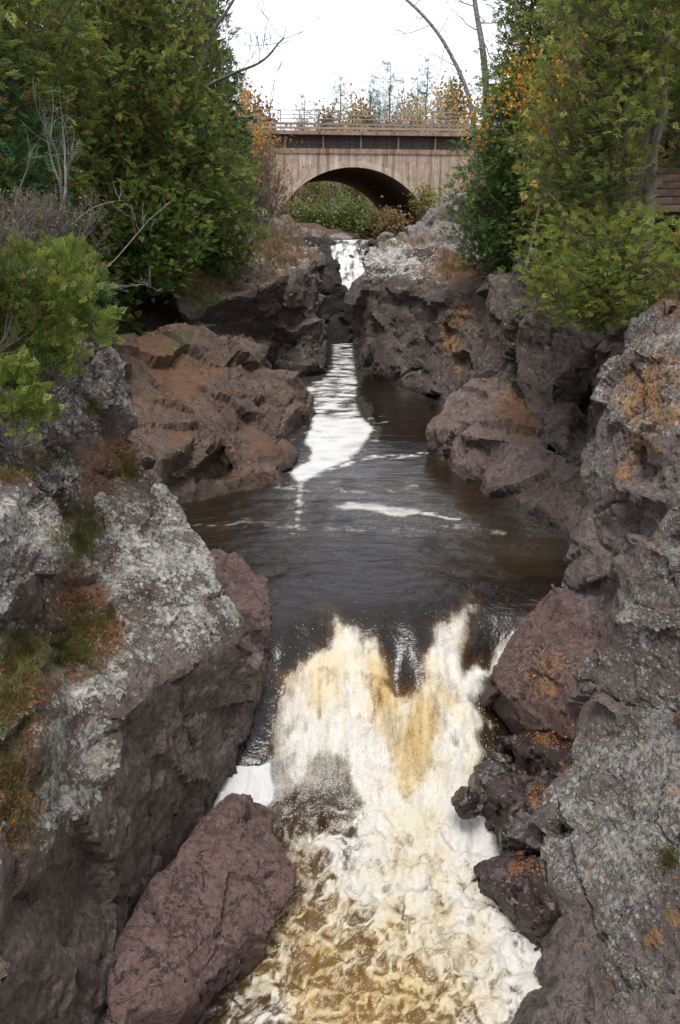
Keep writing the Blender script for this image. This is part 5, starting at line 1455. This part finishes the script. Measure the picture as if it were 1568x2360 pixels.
# ------------------------------------------------------------------ grass, ferns, needles and fallen leaves
def snap(pxs, pys, names):
    """the nearest rock surface behind each pixel"""
    dg = bpy.context.evaluated_depsgraph_get()
    dg.update()
    res = []
    for x, y in zip(pxs, pys):
        d = Vector(P(x, y, 10.0) - CAM).normalized()
        ok, loc, nor, _, ob, _ = S.ray_cast(dg, Vector(CAM), d)
        if ok and ob.name.split('.')[0] in names:
            res.append((np.array(loc), np.array(nor)))
    return res
ROCKS = ('rock_outcrop', 'boulder', 'rock_pillar', 'rock_slab', 'rock_ledge', 'cliff', 'rock_wall', 'ground')
rq = np.random.default_rng(77)
def scatter(name, boxes, n, tpl, size, cols, wts, mat_label, minnz=0.35, lie=False, names=ROCKS, lift=0.0):
    pts = []
    tot = sum(b[4] for b in boxes)
    for (cx, cy, rx, ry, wt) in boxes:
        k = int(n * wt / tot)
        a = rq.normal(0, 0.5, (k, 2))
        pts += snap(cx + a[:, 0] * rx, cy + a[:, 1] * ry, names)
    pts = [q for q in pts if q[1][2] > minnz]
    if not pts:
        return
    p_ = np.array([q[0] for q in pts])
    n_ = np.array([q[1] for q in pts])
    m = len(p_)
    if lie:
        Fw = np.cross(n_, rq.normal(0, 1, (m, 3))) + n_ * rq.normal(0, 0.15, (m, 1))
        U = n_ + rq.normal(0, 0.25, (m, 3))
        p_ = p_ + n_ * 0.012
    else:
        Fw = np.array([0, 0, 1.0]) + n_ * 0.4 + rq.normal(0, 0.25, (m, 3))
        U = rq.normal(0, 1, (m, 3))
        p_ = p_ - n_ * 0.02
    o = leaves(name, tpl, p_, Fw, U, rq.uniform(*size, m), palette(m, cols, wts, rq))
    tag(o, kind='stuff')
    return o
C_DRY = [(0.26, 0.17, 0.075), (0.20, 0.12, 0.05), (0.32, 0.24, 0.11), (0.14, 0.13, 0.04)]
scatter('dry_grass', [(470, 665, 70, 50, 2), (640, 590, 120, 35, 2), (640, 545, 70, 40, 2), (1060, 610, 80, 25, 2), (560, 640, 120, 40, 1), (920, 560, 90, 15, 1), (1000, 540, 100, 40, 1), (680, 520, 50, 40, 1)], 1500, T_blade(7, 2), (0.18, 0.42), C_DRY, [3, 2, 2, 1], '', 0.3)
C_FERN = [(0.07, 0.11, 0.025), (0.12, 0.15, 0.03), (0.20, 0.16, 0.05), (0.19, 0.10, 0.035)]
scatter('ground_plants', [(180, 1250, 60, 80, 2), (215, 1200, 60, 50, 1), (230, 1440, 60, 50, 1), (175, 1500, 70, 70, 2), (40, 1490, 100, 90, 2), (30, 1610, 90, 110, 2), (25, 1790, 70, 90, 1.5), (60, 1900, 60, 80, .6), (300, 1085, 25, 25, 1), (215, 940, 25, 30, 1), (1540, 1980, 20, 20, .4), (110, 1060, 60, 30, 1), (30, 1100, 60, 20, .5)],
        3400, np.concatenate([T_blade(4, 9), CED2[:5]]), (0.05, 0.14), C_FERN, [2, 2, 3, 3], '', -0.1)
scatter('forest_grass', [(60, 640, 160, 80, 2), (160, 570, 100, 60, 1), (1500, 560, 80, 60, 1), (1540, 640, 60, 40, 1)], 700, T_blade(7, 6), (0.2, 0.4), C_DRY, [2, 2, 1, 2], '', 0.0)
C_LIT = [(0.26, 0.105, 0.035), (0.19, 0.075, 0.028), (0.33, 0.18, 0.055), (0.13, 0.062, 0.03)]
scatter('fallen_needles', [(480, 870, 220, 120, 5), (400, 830, 120, 70, 2), (600, 1090, 90, 50, 1), (1190, 940, 60, 60, 1), (470, 960, 160, 60, 2)], 3800, T_tuft(4, 8, 0.9, 0.03), (0.05, 0.11), C_LIT, [3, 3, 1, 2], '', 0.35, True)
scatter('fallen_leaves', [(180, 1390, 70, 80, 3), (240, 1440, 60, 60, 2), (280, 1060, 60, 60, 2), (40, 1600, 80, 90, 2), (30, 1860, 60, 120, 2), (1250, 1540, 90, 120, 1), (1240, 1830, 30, 30, .5), (1210, 1990, 35, 30, .5), (1500, 860, 90, 90, 2), (1470, 1030, 80, 80, 1), (1270, 1700, 60, 30, 1), (1500, 1900, 200, 300, .4)],
        2600, LEAF, (0.025, 0.06), C_LIT, [3, 2, 2, 2], '', 0.1, True)

# ------------------------------------------------------------------ timber steps and fence at the right edge
M_WOOD = plain('weathered_wood', (0.10, 0.055, 0.04), (0.20, 0.13, 0.10), 7.0)
base = P(1545, 480, 17.5)
st = tag(empty('timber_steps', base), 'leaf-strewn timber steps climbing behind the bare grey cedar trunk', 'steps')
tm = None
for k in range(7):
    if tm is None:
        mb = MB(); mb.box((0, 0, 0), (1.7, 0.16, 0.13)); o = mb.build('tread', M_WOOD, st, False); tm = o.data
    else:
        o = link('tread', tm, None, st)
    o.location = (0.35, 0.32 * k, 0.16 * k)
    o.rotation_euler = (0, rnd.uniform(-.02, .02), rnd.uniform(-.03, .03))
mb = MB(); mb.box((0.35, 1.05, 0.34), (1.7, 2.4, 0.08), np.array(Matrix.Rotation(math.radians(26), 3, 'X'))); mb.build('earth_fill', bpy.data.materials['forest_floor'], st, False)
fe = tag(empty('wooden_fence', base + (0.2, 2.6, 1.15)), 'weathered upright board fence at the head of the timber steps', 'fence')
bmz = None
for k in range(6):
    if bmz is None:
        mb = MB(); mb.box((0, 0, 0), (0.27, 0.05, 1.5)); o = mb.build('board', M_WOOD, fe, False); bmz = o.data
    else:
        o = link('board', bmz, None, fe)
    o.location = (-0.45 + 0.40 * k, 0, 0.45)
    o.rotation_euler = (0, rnd.uniform(-.03, .03), 0)
for zc in (0.1, 0.9):
    mb = MB(); mb.box((0.55, 0.06, zc), (2.5, 0.05, 0.12)); mb.build('rail', M_WOOD, fe, False)
